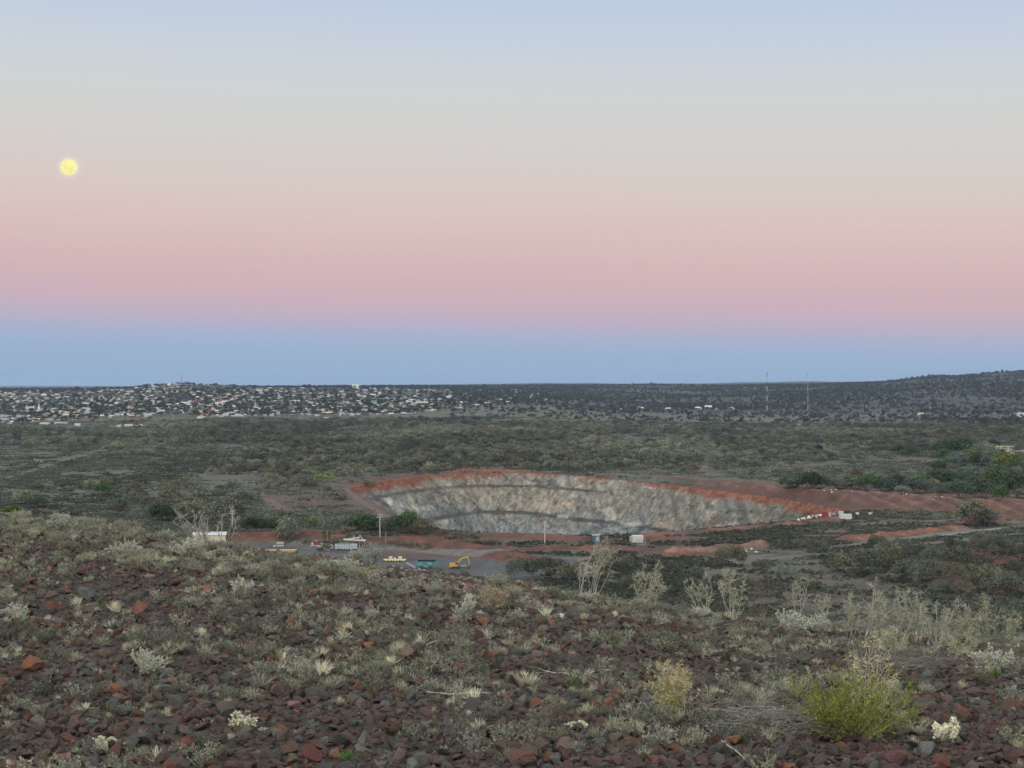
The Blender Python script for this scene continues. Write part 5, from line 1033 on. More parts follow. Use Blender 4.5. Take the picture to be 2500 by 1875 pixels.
upb = lambda x: np.interp(x, [-40,200,300,380,460,560,900,1200,1350,1420], [955,952,950,945,945,950,948,952,954,960])
cand = []
for _ in range(9000):
    px = rng.uniform(-40, 1400); a, b = upb(px), lowb(px); py = a + (b - a) * rng.random() ** .9
    cl = fbm(np.array(px / 60), np.array(py / 14), 67)
    if cl < -.08 and rng.random() < .75: continue
    w = 8 + 4 * (py - 945) / 70
    if all(abs(px - q[0]) > (w + 7) * .52 or abs(py - q[1]) > 3.3 for q in cand): cand.append((px, py))
    if len(cand) > 760: break
cand.sort(key=lambda q: -q[1]); print('houses', len(cand))
TLM = [(73,1003,'the pinkish stone church'),(95,1000,'the white church spire'),(186,1010,'the long cream and yellow building'),(28,1020,'the broad pale roof at the far left'),(366,1040,'the long low white shed'),(505,1012,'the red brick building'),(558,1012,'the long white roof'),(728,1009,'the white warehouse'),(785,1006,'the cream front-row building'),(888,1004,'the big pale warehouse'),
       (972,1012,'the bright white shed'),(1018,970,'the water tower'),(1118,995,'the narrow white roof'),(1310,971,'the bright triangular roof'),(1358,967,'the thin pale roof at the right end'),(868,945,'the lime block on the skyline'),(416,944,'the domed building'),(443,943,'the mast on the hill'),(188,954,'the dome-shaped skyline tree'),(36,958,'the far left skyline tree'),(748,948,'the pair of skyline trees')]
def town_place(px, py): return rel(px, py, TLM, .6, 1.8) + (' in the front row of town' if py > lowb(px) - 12 else '')
hp_used = set(); rest_h = []
for k, (px, py) in enumerate(cand):
    i = int(rng.choice(10, p=[.15, .13, .13, .05, .06, .15, .12, .12, .05, .04])); p = at(px, py); rz = rng.choice([0, 1.57]) + rng.normal(0, .25)
    if k >= 300: rest_h.append((p, rz, i)); continue
    lb = f'{HROOF[i].replace("rust", "rust-red").replace("pale blue", "bluish")}-roofed house {town_place(px, py)}'
    if len(lb.replace('-', ' ').split()) > 16: lb = lb.replace(' in the front row of town', '')
    if i not in hp_used: hp_used.add(i); t = HP[i]; t.location = p; t.rotation_euler = (0, 0, rz); tag(t, lb, 'house', 'houses of the town')
    else: copy_tree(HP[i], p, rz, rng.uniform(.8, 1.15), lb, 'house', 'houses of the town')
hj = []
for i in range(10):
    V_, Q_, T_, mi, off, mats = [], [], [], [], 0, []
    me = bpy.data.meshes.new('town_house'); bm = bmesh.new()
    for j, o in enumerate(KIDS[HP[i].name]):
        n0 = len(bm.faces); bm.from_mesh(o.data); bm.faces.ensure_lookup_table()
        for f in bm.faces[n0:]: f.material_index = j
        mats.append(o.data.materials[0])
    bm.to_mesh(me); bm.free()
    for m in mats: me.materials.append(m)
    hj.append(proto(f'townhouse_{i}', me))
scatter('town_houses', [tuple(q[0]) for q in rest_h], rng.uniform(.8, 1.2, len(rest_h)), hj, 'mass of small pale-roofed houses in the upper part of the town', 'houses', 31, RZ=np.array([q[1] for q in rest_h]), idx=np.array([q[2] for q in rest_h]))
# town trees
def clip16(s): return s.replace(' in the front row of town', '') if len(s.replace('-', ' ').split()) > 15 else s
TT = []
for i in range(4):
    t = empty('town_tree', 'x', 'tree'); a, b = tree_parts(820 + i, 1.0, .95, trunk=.2, ncl=14, per=14, card=.085, stems=1, tr=.035); a.build('trunk', M_stem, t); b.build('crown', M_veg, t); TT.append((t, joinm((a, b), 'town_tree', [M_veg], None)))
tp = []
for _ in range(3300):
    px = rng.uniform(-60, 1420); a, b = upb(px) - 2, lowb(px) + 1; py = a + (b - a) * rng.random(); 
    if fbm(np.array(px / 60), np.array(py / 14), 67) > .14 and rng.random() < .5: continue
    tp.append((px, py, rng.uniform(6, 13)))
tp.sort(key=lambda q: -(q[2] * (q[1] - CY + 12))); rest_t = []; TG = [(.048,.062,.042), (.062,.070,.055), (.052,.058,.05), (.07,.085,.058)]
for k, (px, py, w) in enumerate(tp):
    p = at(px, py)
    if k < 230: put_tree(TT[k % 4][0], px, py, w * F / p.y, clip16(f'{"broad" if w > 10.5 else "rounded"} town tree {town_place(px, py)}'), 'tree', 'trees of the town', TG[k % 4], hs=rng.uniform(.75, 1.1), pt=p)
    else: rest_t.append((p, w, k % 16))
tpr = [proto(f'towntree_{i}_{j}', TT[i][1], TG[j]) for i in range(4) for j in range(4)]
scatter('town_trees', [tuple(q[0]) for q in rest_t], np.array([q[1] for q in rest_t]), tpr, 'mass of dark trees between the houses of the town', 'trees', 32, idx=np.array([q[2] for q in rest_t]))
HLM = [(1434,1003,'the little white hut'),(1524,1001,'the left homestead'),(1563,1001,'the gabled homestead'),(1604,1000,'the middle cottage'),(1631,1001,'the pointed-roof homestead'),(1710,1001,'the broad white roof'),(1750,1000,'the white cottage'),(1788,1000,'the right end house'),(1872,1012,'the banded mast')]
# trees standing on the skyline and the homestead belt
for k, (px, py, w, lb) in enumerate([(36,958,11,'tree breaking the skyline at the far left of the town'),(188,954,13,'tall dome of a tree on the skyline left of the mast hill'),(742,948,11,'left of two skyline trees right of the mast hill'),(756,948,12,'right of two skyline trees right of the mast hill'),(832,948,8,'small skyline tree left of the lime building'),(932,948,8,'small skyline tree right of the lime building'),(462,944,5,'tiny tree on top of the mast hill'),(788,949,10,'flat skyline tree between the pair and the lime building')]):
    put_tree(TT[k % 4][0], px, py, w, lb, 'tree', 'skyline trees of the town', TG[0], hs=1.0)
for k, (px, w) in enumerate([(1440,16),(1452,18),(1466,18),(1478,12),(1522,12),(1536,18),(1548,16),(1584,20),(1598,14),(1612,10),(1642,10),(1655,8),(1685,10),(1700,12),(1715,9),(1736,10),(1762,10),(1800,22),(1822,20),(1845,20),(1862,18),(1885,12),(1275,22),(1300,20),(1330,16),(1345,12),(1250,18),(1225,20)]):
    py = 1002 + (k % 3) if px > 1400 else 1006 + (k % 4) * 2
    put_tree(TT[k % 4][0], px, py, w, f'{"broad" if w > 14 else "small"} dark tree of the homestead belt, ' + rel(px, py, HLM, 1, 1) if px > 1400 else 'dark tree on the flat, ' + rel(px, py, TLM, .6, 1.8) , 'tree', 'trees round the homesteads' if px > 1400 else 'trees on the flat by the town', TG[k % 2], hs=.75)
# homesteads in a row, white
for k, (px, py, w, lb) in enumerate([(1520,1001,11,'small white house at the left end of the homestead row'),(1529,1002,9,'white shed beside the left homestead'),(1563,1001,18,'white gabled homestead among dark trees'),(1600,999,8,'little white building left of the middle homesteads'),(1608,1001,9,'white cottage in the middle of the homestead row'),(1631,1001,12,'white homestead with a pointed roof in the middle'),
      (1704,1001,18,'broad white roof right of the middle of the homestead row'),(1729,998,16,'white homestead behind the broad roof'),(1750,1000,11,'white cottage right of the broad roof'),(1788,1000,11,'white house at the right end of the homestead row'),(1434,1003,6,'small white hut at the edge of the dark trees left')]):
    p = at(px, py); s = w * p.y / F / 14; copy_tree(HP[5 if k % 2 else 0], p, (k % 3) * .25 - .2, (s, s, s * 1.25), lb, 'house', 'white homesteads at the foot of the far rise')
# named buildings
def bpos(px, py): p = at(px, py); return p, p.y / F
def gable(mb, x, y, z, L_, W_, rh, ov=.4):
    hx, hy = L_ / 2 + ov, W_ / 2 + ov
    mb.add([(x - hx, y - hy, z), (x + hx, y - hy, z), (x + hx, y + hy, z), (x - hx, y + hy, z), (x - hx, y, z + rh), (x + hx, y, z + rh)], [(0, 1, 5, 4), (2, 3, 4, 5), (3, 2, 1, 0)], [(1, 2, 5), (3, 0, 4)])
def shed(name, label, cat, px, py, wpx, hpx, dm, wall, roof, gab=True, rz=0, nwin=0, door=False, group=None, rh=.25):
    p, s = bpos(px, py); W_ = wpx * s; H_ = hpx * s; t = empty(name, label, cat, p, rz, group); m = MB(); wh = H_ * ((1 - rh) if gab else .93); m.box(0, 0, wh / 2 - .4, W_, dm, wh + .8); m.build('wall', PM[wall], t)
    r = MB()
    if gab: gable(r, 0, 0, wh + .005, W_, dm, H_ * rh)
    else: r.box(0, 0, wh + H_ * .035, W_ + .4, dm + .4, H_ * .07)
    r.build('roof', PM[roof], t)
    for i in range(nwin):
        w = MB(); w.box(-W_ / 2 + W_ * (i + .5) / nwin, -dm / 2 - .03, wh * .58, W_ / nwin * .42, .1, wh * .35); w.build('window', PM['window'], t)
    if door: w = MB(); w.box(W_ * .2, -dm / 2 - .03, 1.1, 1.6, .1, 2.2); w.build('door', PM['grey'], t)
    return t
shed('church', 'pinkish stone church with a long grey roof at the left of the town', 'church', 73, 1005, 21, 12, 12, 'stone', 'grey', rh=.4, nwin=4)
p, s = bpos(95, 1007); t = empty('church_tower', 'slender white church spire right of the stone church', 'church tower', p); m = MB(); m.box(0, 0, 5, 5, 5, 11); m.build('tower', PM['white'], t); m = MB(); m.box(0, 0, 10.6 + 5.5, 4.6, 4.6, 11, taper=.04); m.build('spire', PM['white'], t)
shed('school_building', 'long cream and yellow building below the church', 'building', 186, 1013, 46, 8, 14, 'pale yellow', 'cream', gab=False, nwin=6)
shed('long_wall_shed', 'very long low white shed on the left plain before the town', 'shed', 366, 1041, 122, 5.5, 8, 'white', 'cream', gab=False, rz=-.03)
for k, (px, py, w, h, wl, rf, lb) in enumerate([(110,1036,22,5,'white','cream','low white shed left of the long white shed'),(190,1042,13,9,'white','pale blue','two-tone white building before the dark tree at left'),(150,1034,30,4,'cream','pale blue','long low cream shed at the left plain edge'),(28,1022,50,8,'pale blue','white','broad pale roof at the far left edge'),(285,1043,22,6,'cream','white','cream sheds at the left end of the long white shed'),
      (182,1016,18,5,'white','grey','small white building under the yellow one'),(505,1014,14,11,'brick','rust','red brick building at the front of the town'),(492,1021,18,5,'white','white','white tent-like shed before the brick building'),(541,1017,12,5,'white','white','white domed shed right of the brick building'),(558,1012,22,4,'white','pale blue','long white roof right of the brick building'),
      (785,1008,20,8,'cream','white','cream building in the front row left of centre'),(888,1006,30,8,'stone','pale blue','big pale warehouse in the front row'),(728,1010,26,7,'white','cream','white warehouse at the front left of centre'),(580,1016,30,3,'white','white','low white fence-like shed before the warehouse'),(796,1024,12,5,'white','white','white truck-like shed on the red patch'),
      (811,1025,5,5,'white','white','small white tank hut on the red patch'),(828,1018,9,5,'white','cream','white hut behind the red patch'),(972,1013,9,5,'white','white','bright white shed at the right of the front row'),(1018,985,56,5,'white','cream','long pale roof under the water tower'),(1118,996,26,3,'white','white','narrow white roof on the pale flat'),(1310,972,14,5,'white','white','bright triangular roof at the right end of the town'),(1358,968,30,2.5,'cream','white','thin pale roof beyond the right end of the town'),
      (868,941+6,17,8,'lime','lime','lime-coloured block on the skyline')]):
    shed('shed' if 'shed' in lb or 'hut' in lb else 'building', lb, 'shed' if 'shed' in lb or 'hut' in lb else 'building', px, py, w, h, 9 if w < 16 else 14, wl, rf, gab=k % 2 == 0 and h > 4)
p, s = bpos(416, 941); t = empty('domed_building', 'pale lime domed building on top of the mast hill', 'building', p); m = MB(); R_ = 8 * s
for a0, a1, z0_, z1_ in ((1, 1, -2, 2.2 * s * .9), (1, .75, 2.2 * s * .9, 5 * s * .8), (.75, .3, 5 * s * .8, 7 * s * .8)): m.tube([(0, 0, z0_), (0, 0, z1_)], [R_ * a0, R_ * a1], 12, cap=True)
m.build('wall', PM['lime'], t); m = MB(); m.box(R_ * .6, 0, 6.5 * s, 1.5 * s, 1.5 * s, 3 * s); m.build('turret', PM['grey'], t)
p, s = bpos(1018, 976); t = empty('water_tower', 'slender pale water tower standing above the roofs right of centre', 'water tower', p); m = MB()
for a in range(4): m.tube([(math.cos(a * 1.57) * 2.2, math.sin(a * 1.57) * 2.2, -1), (math.cos(a * 1.57) * 1.2, math.sin(a * 1.57) * 1.2, 19 * s)], [.45, .35], 5)
m.build('legs', PM['pale blue'], t); m = MB(); m.tube([(0, 0, 19 * s), (0, 0, 20 * s), (0, 0, 24 * s), (0, 0, 25 * s)], [1, 3.4, 3.4, .5], 10, cap=True); m.build('tank', PM['pale blue'], t)
# masts
def mast(px, py, hpx, label, wr=.95, red=True, hut=True, bands=9):
    p, s = bpos(px, py); H_ = hpx * s; t = empty('radio_mast', label, 'radio mast', p)
    for i in range(bands):
        m = MB(); z0_, z1_ = H_ * i / bands, H_ * (i + 1) / bands
        for a in range(3): m.tube([(math.cos(a * 2.09) * wr, math.sin(a * 2.09) * wr, z0_), (math.cos(a * 2.09) * wr, math.sin(a * 2.09) * wr, z1_)], wr * .32, 4)
        nst = 6
        for k in range(nst):
            za, zb = z0_ + (z1_ - z0_) * k / nst, z0_ + (z1_ - z0_) * (k + 1) / nst
            for a in range(3): m.tube([(math.cos(a * 2.09) * wr, math.sin(a * 2.09) * wr, za), (math.cos((a + 1) * 2.09) * wr, math.sin((a + 1) * 2.09) * wr, zb)], wr * .18, 3)
        m.build('mast_section', PM['white' if i % 2 else ('bronze' if red else 'steel')], t)
    if hut: shed('mast_hut', 'small white hut at the foot of %s' % ('the banded mast' if red else 'the thin grey mast'), 'hut', px - 5, py + 3, 5, 3.4, 4, 'white', 'cream', gab=False)
mast(1872.5, 1013, 104, 'tall radio mast banded red and white on the right plain', .95)
mast(1972, 1013, 105, 'tall thin grey radio mast right of the banded one', .6, red=False)
mast(443, 941, 26, 'faint banded mast on top of the town hill', 1.2, hut=False, bands=6)
mast(392, 946, 15, 'thin aerial left of the domed building on the hill', .45, red=False, hut=False, bands=4)
mast(471, 946, 15, 'thin aerial right of the banded mast on the hill', .45, red=False, hut=False, bands=4)
# power poles
def pole(px, py, hpx, label, arms=1, rpx=.9, group=None, rz=0, col='pole'):
    p, s = bpos(px, py); H_ = hpx * s; t = empty('power_pole', label, 'power pole', p, rz, group); m = MB(); m.tube([(0, 0, -.5), (0, 0, H_)], [rpx * s, rpx * s * .75], 6, cap=True); m.build('pole', PM[col], t)
    for k in range(arms):
        m = MB(); z_ = H_ * (.97 - .1 * k); m.box(0, -rpx * s - .06, z_, 2.6 + .5 * k, .16, .18); m.build('crossarm', PM['pole'], t)
        m = MB(); [m.tube([(xx, -rpx * s - .06, z_ + .09), (xx, -rpx * s - .06, z_ + .42)], .09, 5, cap=True) for xx in (-1.1, -.5, .5, 1.1)]; m.build('insulators', PM['white'], t)
    return t
pole(927.5, 1311, 56, 'tall white power pole before the dark trees left of the pit', 2, 1.3); pole(567.5, 1288, 44, 'white power pole with three crossarms above the red bank', 3, 1.2); pole(1330, 1329, 58, 'tall pale pole standing in front of the pit wall', 0, 1.4)
pole(799, 1320, 29, 'thin grey post among the yard machinery', 0, .8, col='steel'); pole(942, 1326, 29, 'thin grey post right of the tall white power pole', 0, .8, col='steel')
for px, py, h in [(1432,1031,15),(1072,998,13),(1178,1002,13),(1222,1001,13),(1110,1001,11),(1315,1001,12),(1353,999,12),(1390,1000,9),(1391,1003,6),(1006,1012,13),(2116,1005,17),(2271,1006,15),(2474,1009,15),(1976,1003,17),(588,1016,13),(597,1021,11),(224,1032,11),(208,1020,12),(247,1033,12),(461,1012,12),(481,1013,10),(520,1015,10),(528,1014,12),(423,1023,11),(61,1036,14),(1838,998,11),(2397,1008,6)]:
    pole(px, py, h, 'distant pale power pole %s' % ('on the plain before the town, left' if px < 430 else ('along the front of the town' if px < 1010 else ('on the pale flat right of the town' if px < 1450 else 'on the flat below the hill at right'))), 1, .45, 'distant power poles')
# right-hand buildings
shed('container_hut', 'white box hut on the pale flat below the hill', 'hut', 2248, 1013, 14, 5.5, 4, 'white', 'cream', gab=False); shed('container_hut', 'small grey hut left of the white box hut', 'hut', 2235, 1013, 8, 4.5, 4, 'stone', 'grey', gab=False, nwin=1)
shed('shed', 'white ribbed shed at the right picture edge below the hill', 'shed', 2496, 1018, 24, 11, 12, 'white', 'cream', gab=False, nwin=0); shed('shed', 'grey lean-to at the left of the ribbed white shed', 'shed', 2480, 1016, 8, 8, 8, 'grey', 'grey', gab=False)
p, s = bpos(2453, 1101); t = empty('ruined_building', 'two-storey pale concrete ruin with empty openings at right', 'ruin', p); W_ = 38 * s
for z_, nm in ((0, 'lower_storey'), (6 * s, 'upper_storey')):
    m = MB()
    for k in range(7): m.box(-W_ / 2 + W_ * k / 6, 0, z_ + 3 * s, W_ * (.04 + .05 * (k % 3 == 1)), 8, 6 * s - .1)
    m.box(0, 0, z_ + 5.6 * s, W_ + .5, 8.4, .9 * s); m.box(-W_ * .2, 3.9, z_ + 2.7 * s, W_ * .5, .3, 5 * s); m.build(nm, PM['cream'], t)
m = MB(); m.box(0, 0, .1, W_ * .98, 7.6, .3); m.build('floor_slab', PM['stone'], t)
shed('boundary_wall', 'long pale wall running right from the ruin', 'wall', 2478, 1103, 46, 4, .5, 'cream', 'cream', gab=False)
# vehicles and machinery
def car(px, py, wpx, label, col='white', rz=0):
    p, s = bpos(px, py); L_ = wpx * s; k = L_ / 4.6; t = empty('parked_car', label, 'car', p, rz); m = MB(); m.box(0, 0, .62 * k, 4.6 * k, 1.8 * k, .62 * k, taper=.97); m.build('body', PM[col], t)
    m = MB(); m.box(-.1 * k, 0, 1.2 * k, 2.9 * k, 1.6 * k, .55 * k, taper=.75, tapy=.88); m.build('cabin', PM[col], t); w = MB(); w.box(-.1 * k, 0, 1.18 * k, 2.55 * k, 1.64 * k, .32 * k, taper=.86, tapy=.96); w.build('window', PM['window'], t)
    for xx in (-1.4, 1.4):
        for yy in (-.85, .85): m = MB(); m.tube([(xx * k, (yy - .1) * k, .34 * k), (xx * k, (yy + .1) * k, .34 * k)], .34 * k, 12, cap=True); m.build('wheel', PM['dark'], t)
    return t
car(2471, 1108, 12, 'white car parked below the ruin at right')
# excavator
p, s = bpos(1118, 1388); k = 1.0; t = empty('excavator', 'yellow excavator standing on the dark yard with its arm reaching right', 'excavator', p, 0); e = 52 * s / 9.6
def ex(nm, mat, f): m = MB(); f(m); return m.build(nm, PM[mat], t)
for yy in (-1.2, 1.2): ex('track', 'dark', lambda m: (m.box(-.9 * e, yy * e, .45 * e, 4.0 * e, .6 * e, .8 * e, taper=.86)))
ex('chassis', 'dark', lambda m: m.box(-.9 * e, 0, .85 * e, 1.8 * e, 1.8 * e, .4 * e))
ex('body', 'yellow', lambda m: (m.box(-2.3 * e, 0, 1.75 * e, 3.0 * e, 2.7 * e, 1.4 * e, taper=.95), m.box(-3.3 * e, 0, 1.7 * e, 1.0 * e, 2.6 * e, 1.7 * e, taper=.85)))
cb = ex('cab', 'yellow', lambda m: m.box(-.6 * e, -.8 * e, 2.1 * e, 1.4 * e, 1.0 * e, 1.9 * e, taper=.85)); w = MB(); w.box(-.52 * e, -.82 * e, 2.4 * e, 1.36 * e, 1.06 * e, .9 * e, taper=.94); kid(w.build('window', PM['window'], cb), cb) if False else None
w = link('window', w.mesh('window', PM['window']), cb)
ex('boom', 'yellow', lambda m: (m.tube([(-.6 * e, .3 * e, 1.6 * e), (.9 * e, .3 * e, 3.9 * e), (2.2 * e, .3 * e, 4.5 * e), (4.4 * e, .3 * e, 5.0 * e)], [.36 * e, .42 * e, .38 * e, .28 * e], 4, cap=True)))
ex('stick', 'yellow', lambda m: m.tube([(4.2 * e, .3 * e, 5.4 * e), (4.9 * e, .3 * e, 3.4 * e), (5.1 * e, .3 * e, 1.4 * e)], [.3 * e, .28 * e, .2 * e], 4, cap=True))
ex('bucket', 'dark', lambda m: (m.box(4.9 * e, .3 * e, .55 * e, 1.2 * e, 1.3 * e, .9 * e, taper=.6), m.box(4.3 * e, .3 * e, .25 * e, .7 * e, 1.2 * e, .3 * e)))
ex('hydraulic_ram', 'steel', lambda m: (m.tube([(.2 * e, .3 * e, 1.7 * e), (1.9 * e, .3 * e, 4.1 * e)], .12 * e, 5), m.tube([(2.4 * e, .3 * e, 4.9 * e), (4.3 * e, .3 * e, 5.3 * e)], .1 * e, 5)))
# dark pickup behind the excavator arm
car(1131, 1384, 16, 'dark pickup parked behind the excavator arm', 'grey')
# turquoise mobile crusher
p, s = bpos(1030, 1389); t = empty('crusher', 'turquoise mobile rock crusher with a long conveyor on the dark yard', 'mobile crusher', p); e = s
def cx(nm, mat, f, t=None): m = MB(); f(m); return m.build(nm, PM[mat], t)
cx('frame', 'turquoise', lambda m: (m.box(12 * e, 0, 9 * e, 46 * e, 2.2, 2.2 * e), m.box(12 * e, 0, 18.5 * e, 50 * e, 2.6, 2.4 * e), [m.tube([(x_ * e, -1, 9 * e), ((x_ + 7) * e, -1, 18 * e)], 1.0 * e, 4) for x_ in (-8, 0, 14, 22, 28)], m.tube([(42 * e, -1, 20 * e), (28 * e, -1, 2 * e)], 1.4 * e, 4), m.tube([(20 * e, -1, 3 * e), (-4 * e, -1, 8 * e)], 1.4 * e, 4)), t)
cx('engine_housing', 'turquoise', lambda m: (m.box(-4 * e, 0, 13 * e, 14 * e, 3, 8 * e), m.box(20 * e, 0, 14 * e, 12 * e, 3, 6 * e, taper=.8)), t)
cx('hopper', 'dark', lambda m: m.box(12 * e, 0, 22 * e, 44 * e, 3.6, 2.4 * e, taper=1.08), t)
cx('conveyor', 'steel', lambda m: (m.box(-24 * e, 0, 9 * e, 34 * e, 1.2, 1.5 * e, ry=rad(28)), m.box(-22 * e, -.8, 6 * e, 34 * e, .3, 2.0 * e, ry=rad(28))), t)
for x_ in (2, 20): cx('track', 'dark', lambda m: m.box(x_ * e, 0, 2.5 * e, 14 * e, 3.2, 4.6 * e, taper=.85), t)
# yellow trailer with crates
p, s = bpos(964, 1371); t = empty('flatbed_trailer', 'dull yellow flatbed trailer left of the turquoise crusher', 'trailer', p); e = s
cx('deck', 'pale yellow', lambda m: (m.box(0, 0, 5 * e, 54 * e, 2.6, 1.6 * e), [m.box(x_ * e, -1.3, 4.5 * e, 4 * e, .1, 5 * e) for x_ in range(-20, 24, 7)]), t)
for x_ in (-16, -8, 14): cx('wheel', 'dark', lambda m: m.tube([(x_ * e, -1.4, 2 * e), (x_ * e, 1.4, 2 * e)], 2 * e, 10, cap=True), t)
for x_, w_, lb in ((-10, 8, 'left cream crate on the yellow trailer'), (13, 8, 'right cream crate on the yellow trailer'), (0, 4, 'small yellow box between the crates on the trailer')):
    t2 = empty('crate', lb, 'crate', Vector(p) + Vector((x_ * e, 0, 5.8 * e + .05))); cx('box', 'cream' if w_ > 5 else 'pale yellow', lambda m: m.box(0, 0, 2.5 * e * (w_ / 8), w_ * e, 1.8, 5 * e * (w_ / 8)), t2); cx('lid', 'pale yellow', lambda m: m.box(0, 0, 5 * e * (w_ / 8) + .08, w_ * e * 1.05, 1.9, .16), t2)
# white liquid tanks stacked
for k, (px, py) in enumerate([(670,1336),(678,1335),(684,1335),(690,1335)]):
    for lv in ((0, 1) if k else (0,)):
        p, s = bpos(px, py); e = s; t = empty('liquid_tank', f'white caged liquid tank, {["alone at the left of the stack", "left column", "middle column", "right column"][k]}{"" if not k else (", upper row" if lv else ", lower row")}', 'tank', p + Vector((0, 0, lv * 6.4 * e)), 0, 'stacked white liquid tanks')
        cx('tank', 'white', lambda m: m.box(0, 0, 2.9 * e, 5.0 * e, 1.0, 5.0 * e, taper=.96), t)
        cx('cage', 'steel', lambda m: ([m.box(x_ * e, -.55, 2.9 * e, .16 * e, .06, 5.6 * e) for x_ in (-2.6, 0, 2.6)], [m.box(0, -.58, z_ * e, 5.6 * e, .06, .16 * e) for z_ in (.3, 5.7)]), t); cx('pallet', 'dark', lambda m: m.box(0, 0, .08, 5.6 * e, 1.1, .3), t)
for px, w, lb in ((661, 24, 'short yellow steel trough at the left in the yard'), (704, 36, 'long yellow steel trough in the yard')):
    p, s = bpos(px, 1347); t = empty('steel_trough', lb, 'trough', p); e = s; cx('body', 'yellow', lambda m: m.box(0, 0, 2.4 * e, w * e, 1.6, 4.0 * e, taper=1.1), t); cx('rim', 'pale yellow', lambda m: m.box(0, 0, 4.7 * e, w * e * 1.14, 1.9, .6 * e), t)
p = at(722, 1332); s = p.y / F; rr_ = np.random.default_rng(3); bm = bmesh.new(); bmesh.ops.create_cone(bm, segments=40, radius1=24 * s, radius2=.3 * s, depth=13 * s, cap_ends=False); bmesh.ops.subdivide_edges(bm, edges=bm.edges[:], cuts=4, use_grid_fill=True)
for v in bm.verts: v.co += Vector(rr_.normal(0, .16, 3)); v.co.z += 6.0 * s
me = bpy.data.meshes.new('gravel_heap'); bm.to_mesh(me); bm.free(); me.materials.append(plain('grey_gravel', (.13,.125,.12), .95, .3, 1.2)); o = link('gravel_heap', me, loc=p); tag(o, 'cone-shaped heap of grey gravel behind the stacked tanks', 'gravel heap')
# red tank unit, small vehicle, sheds and the pale machine
p, s = bpos(770, 1333); e = s; t = empty('fuel_unit', 'small red fuel tank unit with a white panel in the yard', 'fuel tank', p); cx('skid', 'white', lambda m: m.box(0, 0, 1 * e, 24 * e, 2.4, 1.6 * e), t); cx('tank', 'red', lambda m: (m.box(-7 * e, 0, 6 * e, 8 * e, 2, 9 * e), m.tube([(3 * e, 0, 2 * e), (3 * e, 0, 11 * e)], 2.4 * e, 8, cap=True), m.tube([(9 * e, 0, 2 * e), (9 * e, 0, 11 * e)], 1.8 * e, 8, cap=True)), t)
cx('panel', 'white', lambda m: m.box(-7 * e, -1.05, 6 * e, 4 * e, .1, 5 * e), t); cx('cap', 'white', lambda m: m.tube([(3 * e, 0, 11 * e), (3 * e, 0, 13 * e)], 1.4 * e, 8, cap=True), t)
p, s = bpos(781, 1345); e = s; t = empty('pump_unit', 'dark pump unit with a white hood in front of the red fuel tank', 'pump', p); cx('body', 'dark', lambda m: m.box(0, 0, 5 * e, 14 * e, 2.2, 8 * e, taper=.8), t); cx('hood', 'white', lambda m: m.box(-1 * e, 0, 11 * e, 13 * e, 2.2, 4 * e, taper=.6), t); cx('lamp_post', 'steel', lambda m: m.tube([(7 * e, 0, 0), (7 * e, 0, 15 * e)], .6 * e, 6), t); cx('lamp', 'white', lambda m: m.tube([(5 * e, 0, 15 * e), (5 * e, 0, 18 * e)], 1.8 * e, 8, cap=True), t)
p, s = bpos(801, 1347); e = s; t = empty('oil_drum', 'low red drum lying in the yard behind the crest', 'drum', p); cx('drum', 'red', lambda m: m.tube([(-5 * e, 0, 2.4 * e), (5 * e, 0, 2.4 * e)], 2.4 * e, 12, cap=True), t); cx('ring', 'steel', lambda m: [m.tube([(x_ * e, 0, 2.4 * e), ((x_ + .6) * e, 0, 2.4 * e)], 2.7 * e, 12) for x_ in (-4, 0, 4)], t)
p, s = bpos(809, 1340); e = s; t = empty('spare_tyre', 'white-rimmed tyre standing by the pale green tank', 'tyre', p + Vector((0, 0, 5.5 * e)), rad(90)); m = MB(); a = np.linspace(0, 6.283, 17); m.tube([(0, math.cos(q) * 4.2 * e, math.sin(q) * 4.2 * e) for q in a], 1.4 * e, 8); m.build('rim', PM['white'], t); m = MB(); m.tube([(0, math.cos(q) * 5.8 * e, math.sin(q) * 5.8 * e) for q in a], 1.0 * e, 8); m.build('tyre', PM['dark'], t); t.rotation_euler = (0, 0, rad(90))
p, s = bpos(845, 1343); e = s; t = empty('tank_trailer', 'long pale green ribbed tank trailer in the yard', 'tank trailer', p); cx('tank', 'pale blue', lambda m: m.box(0, 0, 9 * e, 56 * e, 2.6, 12 * e, taper=.97), t); cx('ribs', 'green', lambda m: [m.box(x_ * e, -1.36, 9 * e, .9 * e, .12, 12.4 * e) for x_ in range(-27, 28, 6)], t); cx('cover', 'green', lambda m: m.box(-6 * e, 0, 16.5 * e, 34 * e, 2.4, 3 * e, taper=.6), t)
for x_ in (-18, -12, 16): cx('wheel', 'dark', lambda m: m.tube([(x_ * e, -1.3, 2 * e), (x_ * e, 1.3, 2 * e)], 2.2 * e, 10, cap=True), t)
p, s = bpos(868, 1334); e = s; t = empty('pale_machine', 'white mobile screening machine with a raised boom behind the pale tank', 'machine', p); cx('boom', 'white', lambda m: (m.box(-2 * e, 0, 16 * e, 54 * e, 2.2, 3.0 * e, ry=rad(3)), m.box(-4 * e, 0, 20 * e, 30 * e, 1.8, 2 * e, ry=rad(-8))), t)
cx('tower', 'white', lambda m: (m.tube([(-8 * e, 0, 16 * e), (-4 * e, 0, 28 * e), (0, 0, 16 * e)], 1 * e, 4), m.tube([(6 * e, 0, 16 * e), (10 * e, 0, 29 * e), (18 * e, 0, 16 * e)], 1.1 * e, 4)), t); cx('support', 'steel', lambda m: [m.tube([(x_ * e, 0, 0), (x_ * e, 0, 16 * e)], 1 * e, 4) for x_ in (-22, -6, 10, 22)], t)
